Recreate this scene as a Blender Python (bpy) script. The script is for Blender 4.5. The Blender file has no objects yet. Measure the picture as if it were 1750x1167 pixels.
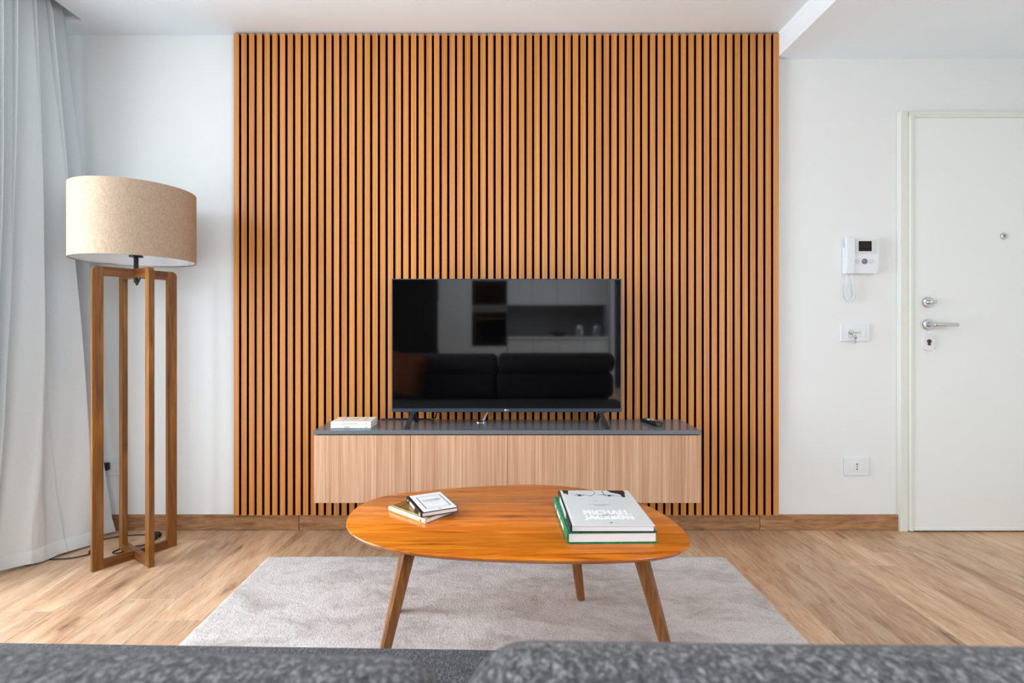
import bpy, bmesh, math, random
from mathutils import Vector, Matrix, noise
random.seed(7)
S = bpy.context.scene
C = S.collection
PI = math.pi

# ------------------------------------------------------------------ camera
cam_d = bpy.data.cameras.new('camera')
cam = bpy.data.objects.new('camera', cam_d)
C.objects.link(cam)
cam.location = (0.0, -2.652, 1.049)
cam.rotation_euler = (PI / 2, 0, 0)
cam_d.sensor_fit = 'HORIZONTAL'
cam_d.sensor_width = 36.0
cam_d.lens = 36.0 * 870 / 1750
cam_d.shift_x = 0.010286
cam_d.shift_y = -0.012857
cam_d.clip_start = 0.01
cam_d.dof.use_dof = True
cam_d.dof.focus_distance = 2.2
cam_d.dof.aperture_fstop = 5.6
S.camera = cam

# ------------------------------------------------------------------ world, light, exposure
W = bpy.data.worlds.new('world')
S.world = W
W.use_nodes = True
bgn = W.node_tree.nodes['Background']
bgn.inputs[0].default_value = (0.92, 0.97, 1.0, 1)
bgn.inputs[1].default_value = 0.6


def area_light(name, loc, rot, sx, sy, power, col=(1, 1, 1)):
    l = bpy.data.lights.new(name, 'AREA')
    l.shape = 'RECTANGLE'
    l.size = sx
    l.size_y = sy
    l.energy = power
    l.color = col
    o = bpy.data.objects.new(name, l)
    o.location = loc
    o.rotation_euler = rot
    C.objects.link(o)
    return o


# daylight of the near left window, plus added fill at two unseen windows
DAY = (0.90, 0.975, 1.03)
area_light('daylight_and_fill', (-2.275, -1.26, 1.25), (0, -PI / 2, 0), 2.2, 1.30, 44, DAY)
area_light('daylight_beyond_window', (-2.46, -1.26, 1.25), (0, -PI / 2, 0), 2.2, 1.30, 92, DAY)
area_light('daylight_and_fill', (-2.275, -4.40, 1.25), (0, -PI / 2, 0), 2.2, 2.4, 9, DAY)  # fill added at an unseen rear window, lights the back of the room
area_light('daylight_and_fill', (3.16, -5.4, 1.35), (0, PI / 2, 0), 2.1, 2.1, 118, DAY)  # fill added at an unseen right window, lifts the left wall
area_light('added_fill_light', (0.4, -4.6, 2.56), (0, 0, 0), 3.0, 2.0, 115, DAY)  # fill light added under the kitchen ceiling, no lamp hangs there

S.view_settings.view_transform = 'Standard'
S.view_settings.look = 'None'
S.view_settings.gamma = 1
S.view_settings.use_curve_mapping = False
S.view_settings.exposure = 0.0
S.cycles.max_bounces = 10
S.cycles.diffuse_bounces = 7
S.cycles.glossy_bounces = 4
S.cycles.transparent_max_bounces = 12
S.cycles.caustics_reflective = False
S.cycles.caustics_refractive = False
S.cycles.use_denoising = True
S.cycles.sample_clamp_indirect = 6.0


# ------------------------------------------------------------------ materials
def srgb(r, g, b):
    def f(c):
        c /= 255.0
        return c / 12.92 if c <= 0.04045 else ((c + 0.055) / 1.055) ** 2.4
    return (f(r), f(g), f(b), 1.0)


class NT:
    def __init__(s, name):
        s.m = bpy.data.materials.new(name)
        s.m.use_nodes = True
        s.t = s.m.node_tree
        s.bsdf = s.t.nodes['Principled BSDF']
        s.out = s.t.nodes['Material Output']

    def n(s, kind, **kw):
        nd = s.t.nodes.new(kind)
        for k, v in kw.items():
            if hasattr(nd, k):
                setattr(nd, k, v)
        return nd

    def l(s, a, b):
        s.t.links.new(a, b)

    def coord(s, scale=(1, 1, 1), rnd=0.0, rot=(0, 0, 0)):
        tc = s.n('ShaderNodeTexCoord')
        src = tc.outputs['Object']
        if rnd:
            oi = s.n('ShaderNodeObjectInfo')
            mu = s.n('ShaderNodeMath', operation='MULTIPLY')
            mu.inputs[1].default_value = rnd
            s.l(oi.outputs['Random'], mu.inputs[0])
            ad = s.n('ShaderNodeVectorMath', operation='ADD')
            s.l(src, ad.inputs[0])
            s.l(mu.outputs[0], ad.inputs[1])
            src = ad.outputs[0]
        mp = s.n('ShaderNodeMapping')
        mp.inputs['Scale'].default_value = scale
        mp.inputs['Rotation'].default_value = rot
        s.l(src, mp.inputs['Vector'])
        return mp.outputs[0]

    def noise(s, vec, scale, detail=4, rough=0.55, dist=0.0):
        nd = s.n('ShaderNodeTexNoise')
        nd.inputs['Scale'].default_value = scale
        nd.inputs['Detail'].default_value = detail
        nd.inputs['Roughness'].default_value = rough
        nd.inputs['Distortion'].default_value = dist
        s.l(vec, nd.inputs['Vector'])
        return nd.outputs[0]

    def ramp(s, fac, stops, interp='LINEAR'):
        nd = s.n('ShaderNodeValToRGB')
        nd.color_ramp.interpolation = interp
        el = nd.color_ramp.elements
        while len(el) < len(stops):
            el.new(0.5)
        for e, (p, c) in zip(el, stops):
            e.position = p
            e.color = c
        s.l(fac, nd.inputs[0])
        return nd.outputs[0]

    def mix(s, fac, a, b, mode='MIX'):
        nd = s.n('ShaderNodeMix', data_type='RGBA', blend_type=mode)
        for sock, v in ((nd.inputs[0], fac), (nd.inputs[6], a), (nd.inputs[7], b)):
            if isinstance(v, bpy.types.NodeSocket):
                s.l(v, sock)
            else:
                sock.default_value = v
        return nd.outputs[2]

    def rand_value(s, col, lo, hi, hue=0.0):
        oi = s.n('ShaderNodeObjectInfo')
        mr = s.n('ShaderNodeMapRange')
        mr.inputs[3].default_value = lo
        mr.inputs[4].default_value = hi
        s.l(oi.outputs['Random'], mr.inputs[0])
        hs = s.n('ShaderNodeHueSaturation')
        s.l(mr.outputs[0], hs.inputs['Value'])
        s.l(col, hs.inputs['Color'])
        return hs.outputs[0]

    def bump(s, h, strength, dist=0.002):
        b = s.n('ShaderNodeBump')
        b.inputs['Strength'].default_value = strength
        b.inputs['Distance'].default_value = dist
        s.l(h, b.inputs['Height'])
        s.l(b.outputs[0], s.bsdf.inputs['Normal'])

    def base(s, c):
        if isinstance(c, bpy.types.NodeSocket):
            s.l(c, s.bsdf.inputs['Base Color'])
        else:
            s.bsdf.inputs['Base Color'].default_value = c

    def props(s, rough=0.5, metal=0.0, spec=0.5, ior=1.5):
        s.bsdf.inputs['Roughness'].default_value = rough
        s.bsdf.inputs['Metallic'].default_value = metal
        s.bsdf.inputs['Specular IOR Level'].default_value = spec
        s.bsdf.inputs['IOR'].default_value = ior


def plain(name, col, rough=0.5, metal=0.0, spec=0.5, ior=1.5, grain=0.03, gscale=60):
    m = NT(name)
    v = m.coord()
    n = m.noise(v, gscale, 3)
    dark = tuple(c * (1 - grain) for c in col[:3]) + (1,)
    light = tuple(min(1, c * (1 + grain)) for c in col[:3]) + (1,)
    m.base(m.ramp(n, [(0.3, dark), (0.7, light)]))
    m.props(rough, metal, spec, ior)
    return m.m


def wood(name, stops, axis, along=1.2, across=40, fine=160, rough=0.4, rnd=30, lo=0.94, hi=1.06,
         dist=0.6, bump=0.08, fine_amt=0.25, spec=0.5, pore=None):
    m = NT(name)
    sc = [across, across, across]
    sc[axis] = along
    v = m.coord(tuple(sc), rnd)
    n1 = m.noise(v, 1.0, 6, 0.6, dist)
    col = m.ramp(n1, stops)
    sf = [fine, fine, fine]
    sf[axis] = along * 4
    v2 = m.coord(tuple(sf), rnd)
    n2 = m.noise(v2, 1.0, 3, 0.6)
    f = m.ramp(n2, [(0.35, (1 - fine_amt,) * 3 + (1,)), (0.6, (1, 1, 1, 1))])
    col = m.mix(1.0, col, f, 'MULTIPLY')
    col = m.rand_value(col, lo, hi)
    m.base(col)
    m.props(rough, spec=spec)
    m.bump(n2, bump, 0.001)
    return m.m


M = {}
M['wall'] = plain('wall_paint', srgb(227, 230, 231), 0.85, spec=0.2, grain=0.008, gscale=6)
M['ceil'] = plain('ceiling_paint', srgb(231, 240, 246), 0.9, spec=0.15, grain=0.008, gscale=5)
M['slat'] = wood('slat_wood', [(0.3, srgb(184, 110, 44)), (0.5, srgb(206, 133, 60)), (0.72, srgb(222, 153, 78))],
                 2, 0.9, 130, 420, 0.42, 40, 0.93, 1.05, 0.4, 0.06, 0.14)
M['felt'] = plain('black_felt', srgb(12, 11, 11), 0.95, spec=0.05, grain=0.3, gscale=300)
M['skirt'] = wood('skirting_wood_tile', [(0.28, srgb(118, 80, 50)), (0.5, srgb(166, 120, 81)), (0.72, srgb(186, 144, 104))],
                  0, 5.0, 40, 170, 0.5, 20, 0.9, 1.08, 1.4, 0.1, 0.3)


def floor_mat():
    m = NT('floor_wood_tile')
    v = m.coord((10, 2.0, 10), 37)
    n1 = m.noise(v, 1.0, 8, 0.68, 1.6)
    col = m.ramp(n1, [(0.25, srgb(150, 112, 82)), (0.42, srgb(196, 158, 126)), (0.58, srgb(214, 181, 150)), (0.8, srgb(228, 203, 176))])
    # cloudy darker patches
    v3 = m.coord((6, 1.6, 6), 53)
    n3 = m.noise(v3, 1.0, 4, 0.6, 0.8)
    col = m.mix(m.ramp(n3, [(0.56, (0, 0, 0, 1)), (0.76, (0.75, 0.75, 0.75, 1))]), col, srgb(150, 110, 78))
    # knots
    v4 = m.coord((9, 3.2, 9), 71)
    nd = m.n('ShaderNodeTexNoise')
    nd.inputs['Scale'].default_value = 3.0
    m.l(v4, nd.inputs['Vector'])
    va = m.n('ShaderNodeVectorMath', operation='MULTIPLY_ADD')
    va.inputs[1].default_value = (0.35, 0.35, 0.35)
    m.l(nd.outputs['Color'], va.inputs[0])
    m.l(v4, va.inputs[2])
    v4 = va.outputs[0]
    vo = m.n('ShaderNodeTexVoronoi', voronoi_dimensions='2D')
    vo.inputs['Scale'].default_value = 0.62
    m.l(v4, vo.inputs['Vector'])
    kd = m.ramp(vo.outputs['Distance'], [(0.03, (1, 1, 1, 1)), (0.14, (0, 0, 0, 1))])
    n5 = m.noise(m.coord((60, 14, 60), 37), 1.0, 3, 0.6)
    sp = m.n('ShaderNodeSeparateXYZ')
    m.l(vo.outputs['Color'], sp.inputs[0])
    kd = m.mix(1.0, kd, m.ramp(sp.outputs[0], [(0.5, (0, 0, 0, 1)), (0.62, (0.35, 0.35, 0.35, 1)), (0.95, (0.9, 0.9, 0.9, 1))]), 'MULTIPLY')
    kd2 = m.mix(1.0, kd, m.ramp(n5, [(0.38, (0.15, 0.15, 0.15, 1)), (0.56, (1, 1, 1, 1))]), 'MULTIPLY')
    col = m.mix(kd2, col, srgb(96, 66, 46))
    # fine straight grain
    n2 = m.noise(m.coord((210, 11, 210), 37), 1.0, 3, 0.6)
    col = m.mix(1.0, col, m.ramp(n2, [(0.36, (0.82, 0.78, 0.74, 1)), (0.54, (1, 1, 1, 1))]), 'MULTIPLY')
    n6 = m.noise(m.coord((55, 7, 55), 61), 1.0, 6, 0.72, 0.8)
    col = m.mix(1.0, col, m.ramp(n6, [(0.34, (0.74, 0.68, 0.63, 1)), (0.46, (1, 1, 1, 1))]), 'MULTIPLY')
    col = m.rand_value(col, 0.80, 1.06)
    m.base(col)
    m.props(0.42, spec=0.45)
    m.bump(n2, 0.08, 0.001)
    return m.m


M['floor'] = floor_mat()
M['grout'] = plain('floor_grout', srgb(206, 192, 176), 0.9, grain=0.05)
M['door'] = plain('door_paint', srgb(229, 233, 233), 0.5, spec=0.4, grain=0.006, gscale=8)
M['door_frame'] = plain('door_frame_paint', srgb(220, 223, 216), 0.45, spec=0.4, grain=0.006)
M['chrome'] = plain('satin_chrome', srgb(205, 208, 210), 0.16, 1.0, grain=0.02)
M['escutcheon'] = plain('steel_painted_reflection', srgb(232, 230, 234), 0.2, 0.35, grain=0.01)  # steel coloured pale to imitate the white wall mirrored in it
M['chrome_dark'] = plain('lock_core', srgb(70, 72, 74), 0.3, 1.0)
M['white_plastic'] = plain('white_plastic', srgb(224, 229, 233), 0.35, grain=0.005)
M['grey_plastic'] = plain('grey_plastic', srgb(120, 122, 126), 0.45)
M['pale_plastic'] = plain('pale_plastic', srgb(212, 218, 217), 0.4, grain=0.01)
M['line_grey'] = plain('print_grey', srgb(150, 154, 160), 0.5)
M['black_plastic'] = plain('black_plastic', srgb(18, 18, 20), 0.4)
M['black_metal'] = plain('black_metal', srgb(20, 20, 22), 0.4, 0.3)
M['black_gloss'] = plain('black_screen', srgb(3, 3, 4), 0.04, 0.0, 0.6, 1.62, grain=0.05)
M['tv_body'] = plain('television_bezel', srgb(56, 70, 86), 0.4, 0.4, grain=0.03)
M['display'] = plain('dark_display', srgb(24, 17, 16), 0.25, spec=0.25)
M['tv_foot'] = plain('television_foot', srgb(32, 34, 37), 0.5)
M['red'] = plain('red_print', srgb(220, 40, 50), 0.4)
M['green_button'] = plain('green_print', srgb(30, 150, 70), 0.4)
M['yellow'] = plain('yellow_print', srgb(225, 180, 40), 0.4)
M['blue'] = plain('blue_print', srgb(70, 100, 190), 0.4)
M['cabinet_top'] = plain('graphite_laminate', srgb(98, 106, 114), 0.22, spec=0.5, grain=0.03, gscale=200)
M['cabinet_door'] = wood('pale_oak_laminate', [(0.28, srgb(172, 124, 94)), (0.48, srgb(197, 152, 120)), (0.7, srgb(216, 176, 144))],
                         2, 0.8, 75, 330, 0.5, 25, 0.98, 1.02, 0.5, 0.05, 0.24)
M['cabinet_body'] = plain('graphite_carcass', srgb(70, 70, 70), 0.6)
M['lamp_wood'] = wood('lamp_wood', [(0.25, srgb(82, 48, 12)), (0.5, srgb(132, 83, 27)), (0.75, srgb(168, 113, 45))],
                      2, 2.2, 34, 160, 0.3, 20, 0.92, 1.08, 1.2, 0.05, 0.2)
M['lamp_wood_bar'] = wood('lamp_wood_crossbar', [(0.25, srgb(76, 42, 12)), (0.5, srgb(118, 70, 24)), (0.75, srgb(146, 90, 36))],
                          0, 2.2, 34, 160, 0.3, 20, 0.94, 1.06, 1.2, 0.05, 0.2)
M['leg_wood'] = wood('table_leg_wood', [(0.25, srgb(92, 54, 22)), (0.5, srgb(146, 92, 42)), (0.75, srgb(178, 120, 62))],
                     2, 2.0, 40, 170, 0.4, 20, 0.92, 1.08, 1.0, 0.06, 0.25)


def tabletop_mat():
    m = NT('orange_varnished_wood')
    tc = m.n('ShaderNodeTexCoord')
    sx = m.n('ShaderNodeSeparateXYZ')
    m.l(tc.outputs['Object'], sx.inputs[0])
    # staves run along the table; wavering offset per stave
    mu = m.n('ShaderNodeMath', operation='MULTIPLY_ADD')
    mu.inputs[1].default_value = 8.6
    mu.inputs[2].default_value = 3.35
    m.l(sx.outputs['Y'], mu.inputs[0])
    fl = m.n('ShaderNodeMath', operation='FLOOR')
    m.l(mu.outputs[0], fl.inputs[0])
    wn = m.n('ShaderNodeTexWhiteNoise', noise_dimensions='1D')
    m.l(fl.outputs[0], wn.inputs['W'])
    cx = m.n('ShaderNodeCombineXYZ')
    of = m.n('ShaderNodeMath', operation='MULTIPLY')
    of.inputs[1].default_value = 17
    m.l(wn.outputs[0], of.inputs[0])
    m.l(of.outputs[0], cx.inputs[0])
    ad = m.n('ShaderNodeVectorMath', operation='ADD')
    m.l(tc.outputs['Object'], ad.inputs[0])
    m.l(cx.outputs[0], ad.inputs[1])
    mp = m.n('ShaderNodeMapping')
    mp.inputs['Scale'].default_value = (2.2, 24, 1)
    m.l(ad.outputs[0], mp.inputs['Vector'])
    n1 = m.noise(mp.outputs[0], 1.0, 6, 0.6, 1.5)
    col = m.ramp(n1, [(0.27, srgb(122, 58, 10)), (0.40, srgb(188, 98, 18)), (0.57, srgb(216, 124, 30)), (0.78, srgb(232, 150, 54))])
    mp2 = m.n('ShaderNodeMapping')
    mp2.inputs['Scale'].default_value = (9, 260, 1)
    m.l(ad.outputs[0], mp2.inputs['Vector'])
    n2 = m.noise(mp2.outputs[0], 1.0, 3, 0.6)
    col = m.mix(1.0, col, m.ramp(n2, [(0.35, (0.86, 0.84, 0.8, 1)), (0.6, (1, 1, 1, 1))]), 'MULTIPLY')
    hs = m.n('ShaderNodeHueSaturation')
    mr = m.n('ShaderNodeMapRange')
    mr.inputs[3].default_value = 0.80
    mr.inputs[4].default_value = 1.16
    m.l(wn.outputs[0], mr.inputs[0])
    m.l(mr.outputs[0], hs.inputs['Value'])
    m.l(col, hs.inputs['Color'])
    m.base(hs.outputs[0])
    m.props(0.24, spec=0.5)
    return m.m


M['tabletop'] = tabletop_mat()


def rug_mat():
    m = NT('pale_rug_pile')
    v = m.coord((3.2, 6.5, 3))
    n1 = m.noise(v, 1.0, 8, 0.72, 0.8)
    col = m.ramp(n1, [(0.34, srgb(166, 157, 153)), (0.52, srgb(202, 197, 196)), (0.7, srgb(215, 211, 212))])
    n2 = m.noise(m.coord((150, 110, 150)), 1.0, 4, 0.65)
    col = m.mix(1.0, col, m.ramp(n2, [(0.32, (0.72, 0.71, 0.70, 1)), (0.5, (1, 1, 1, 1))]), 'MULTIPLY')
    m.base(col)
    m.props(0.95, spec=0.1)
    m.bsdf.inputs['Sheen Weight'].default_value = 0.25
    m.bump(n2, 0.8, 0.006)
    return m.m


M['rug'] = rug_mat()


def fabric(name, dark, mid, light, scale, bump=0.5, stretch=(1, 1, 1), dist=0.003):
    m = NT(name)
    v = m.coord(stretch)
    n = m.noise(v, scale, 4, 0.65, 0.5)
    n2 = m.noise(v, scale * 0.12, 3, 0.5)
    col = m.ramp(n, [(0.34, dark), (0.5, mid), (0.68, light)])
    col = m.mix(1.0, col, m.ramp(n2, [(0.3, (0.88, 0.88, 0.88, 1)), (0.7, (1, 1, 1, 1))]), 'MULTIPLY')
    m.base(col)
    m.props(0.9, spec=0.2)
    m.bsdf.inputs['Sheen Weight'].default_value = 0.15
    m.bump(n, bump, dist)
    return m.m


M['sofa_boucle'] = fabric('grey_boucle', srgb(34, 33, 35), srgb(76, 75, 79), srgb(156, 157, 163), 240, 0.9, (1, 0.6, 1), 0.006)
M['sofa_weave'] = fabric('charcoal_weave', srgb(38, 38, 42), srgb(66, 66, 72), srgb(116, 116, 124), 380, 0.6, (1, 0.4, 1))
M['brown_cushion'] = fabric('brown_velvet', srgb(120, 66, 34), srgb(146, 86, 48), srgb(168, 104, 62), 120, 0.2)
M['bulb'] = plain('frosted_bulb', srgb(240, 238, 232), 0.3)


def curtain_mat():
    m = NT('pale_grey_curtain_cloth')
    n = m.noise(m.coord((600, 600, 500)), 1.0, 2)
    col = m.ramp(n, [(0.3, srgb(198, 204, 207)), (0.7, srgb(214, 219, 222))])
    m.base(col)
    m.props(0.75, spec=0.25)
    m.bsdf.inputs['Sheen Weight'].default_value = 0.15
    tr = m.n('ShaderNodeBsdfTranslucent')
    m.l(col, tr.inputs[0])
    mx = m.n('ShaderNodeMixShader')
    mx.inputs[0].default_value = 0.03
    m.l(m.bsdf.outputs[0], mx.inputs[1])
    m.l(tr.outputs[0], mx.inputs[2])
    m.l(mx.outputs[0], m.out.inputs[0])
    return m.m


M['curtain'] = curtain_mat()


def linen_mat():
    m = NT('beige_linen')
    a = m.noise(m.coord((90, 90, 900)), 1.0, 3, 0.6)
    b = m.noise(m.coord((700, 700, 60)), 1.0, 3, 0.6)
    w = m.mix(0.5, a, b)
    col = m.ramp(w, [(0.36, srgb(150, 129, 110)), (0.5, srgb(176, 155, 134)), (0.64, srgb(194, 174, 154))])
    m.base(col)
    m.props(0.85, spec=0.2)
    m.bump(w, 0.25, 0.001)
    return m.m


M['linen'] = linen_mat()
M['shade_lining'] = plain('shade_lining', srgb(232, 232, 236), 0.8, grain=0.01)
M['paper'] = None


def paper_mat():
    m = NT('page_edges')
    n = m.noise(m.coord((4, 4, 2600)), 1.0, 2)
    m.base(m.ramp(n, [(0.3, srgb(228, 228, 231)), (0.6, srgb(246, 246, 249))]))
    m.props(0.8, spec=0.2)
    return m.m


M['paper'] = paper_mat()
M['cover_white'] = plain('white_cover', srgb(232, 235, 237), 0.32, grain=0.004)
M['cover_grey_white'] = plain('pale_grey_cover', srgb(214, 219, 221), 0.22, grain=0.006, gscale=10)
M['cover_cream'] = plain('cream_cover', srgb(236, 232, 222), 0.45, grain=0.01)
M['cover_black'] = plain('black_cover', srgb(30, 29, 32), 0.3)
M['cover_gold'] = plain('gold_foil_cover', srgb(176, 136, 62), 0.32, 0.65, grain=0.05, gscale=30)
M['spine_gold'] = plain('pale_gold_spine', srgb(240, 222, 178), 0.35, 0.2, grain=0.02)
M['cover_green'] = fabric('green_cloth', srgb(4, 84, 52), srgb(8, 122, 78), srgb(20, 150, 98), 130, 0.15, dist=0.001)
M['ink_black'] = plain('ink_black', srgb(26, 25, 27), 0.4)
M['ink_slate'] = plain('ink_slate', srgb(62, 68, 80), 0.5)
M['ink_grey'] = plain('ink_grey', srgb(140, 142, 148), 0.5)
M['ink_soft'] = plain('ink_soft_grey', srgb(178, 178, 182), 0.5)
M['ink_gold'] = plain('ink_gold', srgb(176, 156, 116), 0.5)
M['ink_bronze'] = plain('ink_bronze', srgb(120, 96, 66), 0.5)
M['ink_white'] = plain('ink_white', srgb(245, 247, 250), 0.35, grain=0.003)
M['ink_lilac'] = plain('ink_lilac', srgb(130, 128, 160), 0.5)
M['cable_white'] = plain('white_cable', srgb(225, 226, 228), 0.5)
M['kitchen_white'] = plain('kitchen_front', srgb(226, 230, 234), 0.4, grain=0.01)
M['kitchen_grey'] = plain('kitchen_splashback', srgb(120, 118, 118), 0.5)
M['kitchen_dark'] = wood('dark_wardrobe_wood', [(0.3, srgb(22, 18, 16)), (0.7, srgb(40, 33, 28))], 2, 1, 40, 160, 0.5)
M['steel'] = plain('brushed_steel', srgb(190, 190, 192), 0.25, 1.0)
M['window_frame'] = plain('window_frame_paint', srgb(235, 236, 236), 0.4)


def glass_mat():
    m = NT('window_glass')
    t = m.n('ShaderNodeBsdfTransparent')
    g = m.n('ShaderNodeBsdfGlossy')
    g.inputs['Roughness'].default_value = 0.0
    fr = m.n('ShaderNodeFresnel')
    fr.inputs[0].default_value = 1.45
    mx = m.n('ShaderNodeMixShader')
    m.l(fr.outputs[0], mx.inputs[0])
    m.l(t.outputs[0], mx.inputs[1])
    m.l(g.outputs[0], mx.inputs[2])
    m.l(mx.outputs[0], m.out.inputs[0])
    return m.m


M['glass'] = glass_mat()


# ------------------------------------------------------------------ geometry helpers
def link(name, me, mat=None, parent=None, loc=(0, 0, 0), rot=(0, 0, 0)):
    o = bpy.data.objects.new(name, me)
    C.objects.link(o)
    if mat is not None and me is not None and len(me.materials) == 0:
        me.materials.append(mat)
    if parent is not None:
        o.parent = parent
    o.location = loc
    o.rotation_euler = rot
    return o


def obj(name, bm, mat, parent=None, loc=(0, 0, 0), rot=(0, 0, 0), smooth=False):
    me = bpy.data.meshes.new(name)
    bmesh.ops.recalc_face_normals(bm, faces=bm.faces)
    if smooth:
        for f in bm.faces:
            f.smooth = True
        for e in bm.edges:
            if len(e.link_faces) == 2 and e.calc_face_angle(0) > math.radians(38):
                e.smooth = False
    bm.to_mesh(me)
    bm.free()
    return link(name, me, mat, parent, loc, rot)


def thing(name, label, cat, loc=(0, 0, 0), rotz=0.0, group=None):
    o = bpy.data.objects.new(name, None)
    o.empty_display_size = 0.05
    C.objects.link(o)
    o.location = loc
    o.rotation_euler = (0, 0, rotz)
    o['label'] = label
    o['category'] = cat
    if group:
        o['group'] = group
    return o


def tag(o, label, cat, group=None):
    o['label'] = label
    o['category'] = cat
    if group:
        o['group'] = group
    return o


def struct(o):
    o['kind'] = 'structure'
    return o


def box(bm, x0, x1, y0, y1, z0, z1, bev=0.0, seg=2):
    vs = [bm.verts.new(p) for p in ((x0, y0, z0), (x1, y0, z0), (x1, y1, z0), (x0, y1, z0),
                                    (x0, y0, z1), (x1, y0, z1), (x1, y1, z1), (x0, y1, z1))]
    fs = [bm.faces.new([vs[i] for i in q]) for q in ((0, 3, 2, 1), (4, 5, 6, 7), (0, 1, 5, 4), (1, 2, 6, 5), (2, 3, 7, 6), (3, 0, 4, 7))]
    if bev:
        es = list({e for f in fs for e in f.edges})
        bmesh.ops.bevel(bm, geom=es, offset=bev, segments=seg, profile=0.5, affect='EDGES')
    return bm


def B(*a, **k):
    return box(bmesh.new(), *a, **k)


def ring(c, ax_u, ax_v, ru, rv, n, ph=0.0):
    return [c + ax_u * (ru * math.cos(2 * PI * i / n + ph)) + ax_v * (rv * math.sin(2 * PI * i / n + ph)) for i in range(n)]


def skin(bm, rings, cap0=True, cap1=True):
    vr = [[bm.verts.new(p) for p in r] for r in rings]
    n = len(vr[0])
    for a, b in zip(vr, vr[1:]):
        for i in range(n):
            bm.faces.new((a[i], a[(i + 1) % n], b[(i + 1) % n], b[i]))
    if cap0:
        bm.faces.new(vr[0][::-1])
    if cap1:
        bm.faces.new(vr[-1])
    return bm


def tube(bm, pts, r, n=8):
    pts = [Vector(p) for p in pts]
    rings = []
    up = Vector((0, 0, 1))
    prev_u = None
    for i, p in enumerate(pts):
        d = (pts[min(i + 1, len(pts) - 1)] - pts[max(i - 1, 0)]).normalized()
        if prev_u is None:
            a = up if abs(d.dot(up)) < 0.9 else Vector((1, 0, 0))
            u = d.cross(a).normalized()
        else:
            u = (prev_u - d * prev_u.dot(d)).normalized()
        prev_u = u
        v = d.cross(u)
        rr = r[i] if isinstance(r, (list, tuple)) else r
        rings.append(ring(p, u, v, rr, rr, n))
    return skin(bm, rings)


def spline(pts, per=8):
    pts = [Vector(p) for p in pts]
    out = []
    for i in range(len(pts) - 1):
        p0 = pts[max(i - 1, 0)]
        p1, p2 = pts[i], pts[i + 1]
        p3 = pts[min(i + 2, len(pts) - 1)]
        for k in range(per):
            t = k / per
            out.append(0.5 * ((2 * p1) + (p2 - p0) * t + (2 * p0 - 5 * p1 + 4 * p2 - p3) * t * t + (3 * p1 - p0 - 3 * p2 + p3) * t ** 3))
    out.append(pts[-1])
    return out


def lathe(bm, prof, n=40, axis='Z', c=(0, 0, 0), cap0=True, cap1=True):
    c = Vector(c)
    if axis == 'Z':
        u, v, w = Vector((1, 0, 0)), Vector((0, 1, 0)), Vector((0, 0, 1))
    else:  # '-Y': profile height runs towards the viewer
        u, v, w = Vector((1, 0, 0)), Vector((0, 0, 1)), Vector((0, -1, 0))
    return skin(bm, [ring(c + w * h, u, v, r, r, n) for r, h in prof], cap0, cap1)


def prism(bm, poly, z0, z1):
    a = [bm.verts.new((x, y, z0)) for x, y in poly]
    b = [bm.verts.new((x, y, z1)) for x, y in poly]
    n = len(poly)
    bm.faces.new(a[::-1])
    bm.faces.new(b)
    for i in range(n):
        bm.faces.new((a[i], a[(i + 1) % n], b[(i + 1) % n], b[i]))
    return bm


def ribbon(bm, pts, w, z, t=0.00025):
    """flat printed stroke lying in the xy plane"""
    P = [Vector((x, y)) for x, y in pts]
    L, R = [], []
    for i, p in enumerate(P):
        d = (P[min(i + 1, len(P) - 1)] - P[max(i - 1, 0)]).normalized()
        nrm = Vector((-d.y, d.x))
        ww = w[i] if isinstance(w, (list, tuple)) else w
        L.append(p + nrm * ww / 2)
        R.append(p - nrm * ww / 2)
    for i in range(len(P) - 1):
        prism(bm, [L[i], R[i], R[i + 1], L[i + 1]], z, z + t)
    return bm


def text_mesh(txt, size, bold=0.0, shear=0.0, spacing=1.0, width=None, height=None):
    """flat lettering centred on the origin of the xy plane, as a mesh"""
    cu = bpy.data.curves.new('lettering', 'FONT')
    cu.body = txt
    cu.size = size
    cu.align_x = 'CENTER'
    cu.align_y = 'CENTER'
    cu.offset = bold
    cu.shear = shear
    cu.space_character = spacing
    cu.extrude = 0.0002
    cu.resolution_u = 3
    to = bpy.data.objects.new('lettering', cu)
    C.objects.link(to)
    dg = bpy.context.evaluated_depsgraph_get()
    me = bpy.data.meshes.new_from_object(to.evaluated_get(dg))
    bpy.data.objects.remove(to)
    bpy.data.curves.remove(cu)
    xs = [v.co.x for v in me.vertices]
    ys = [v.co.y for v in me.vertices]
    cx, cy = (min(xs) + max(xs)) / 2, (min(ys) + max(ys)) / 2
    sx = width / (max(xs) - min(xs)) if width else 1
    sy = height / (max(ys) - min(ys)) if height else sx
    for v in me.vertices:
        v.co.x = (v.co.x - cx) * sx
        v.co.y = (v.co.y - cy) * sy
    return me


def lettering(name, parent, mat, txt, loc, rot=(0, 0, 0), fat=0.0, **kw):
    me = text_mesh(txt, 0.05, **kw)
    if fat:     # heavier weight: the same glyphs, overlaid with small shifts
        bm = bmesh.new()
        for k, (dx, dy) in enumerate(((0, 0), (fat, 0), (-fat, 0), (0, fat), (0, -fat), (fat, fat), (-fat, -fat), (fat, -fat), (-fat, fat))):
            n = len(bm.verts)
            bm.from_mesh(me)
            bm.verts.ensure_lookup_table()
            for v in bm.verts[n:]:
                v.co.x += dx
                v.co.y += dy
                v.co.z += k * 0.00003
        bm.to_mesh(me)
        bm.free()
    me.materials.clear()
    return link(name, me, mat, parent, loc, rot)


# ------------------------------------------------------------------ structure
XL, XR, YB = -2.258, 3.142, -6.75
ZC, ZS = 2.576, 2.451

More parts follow.
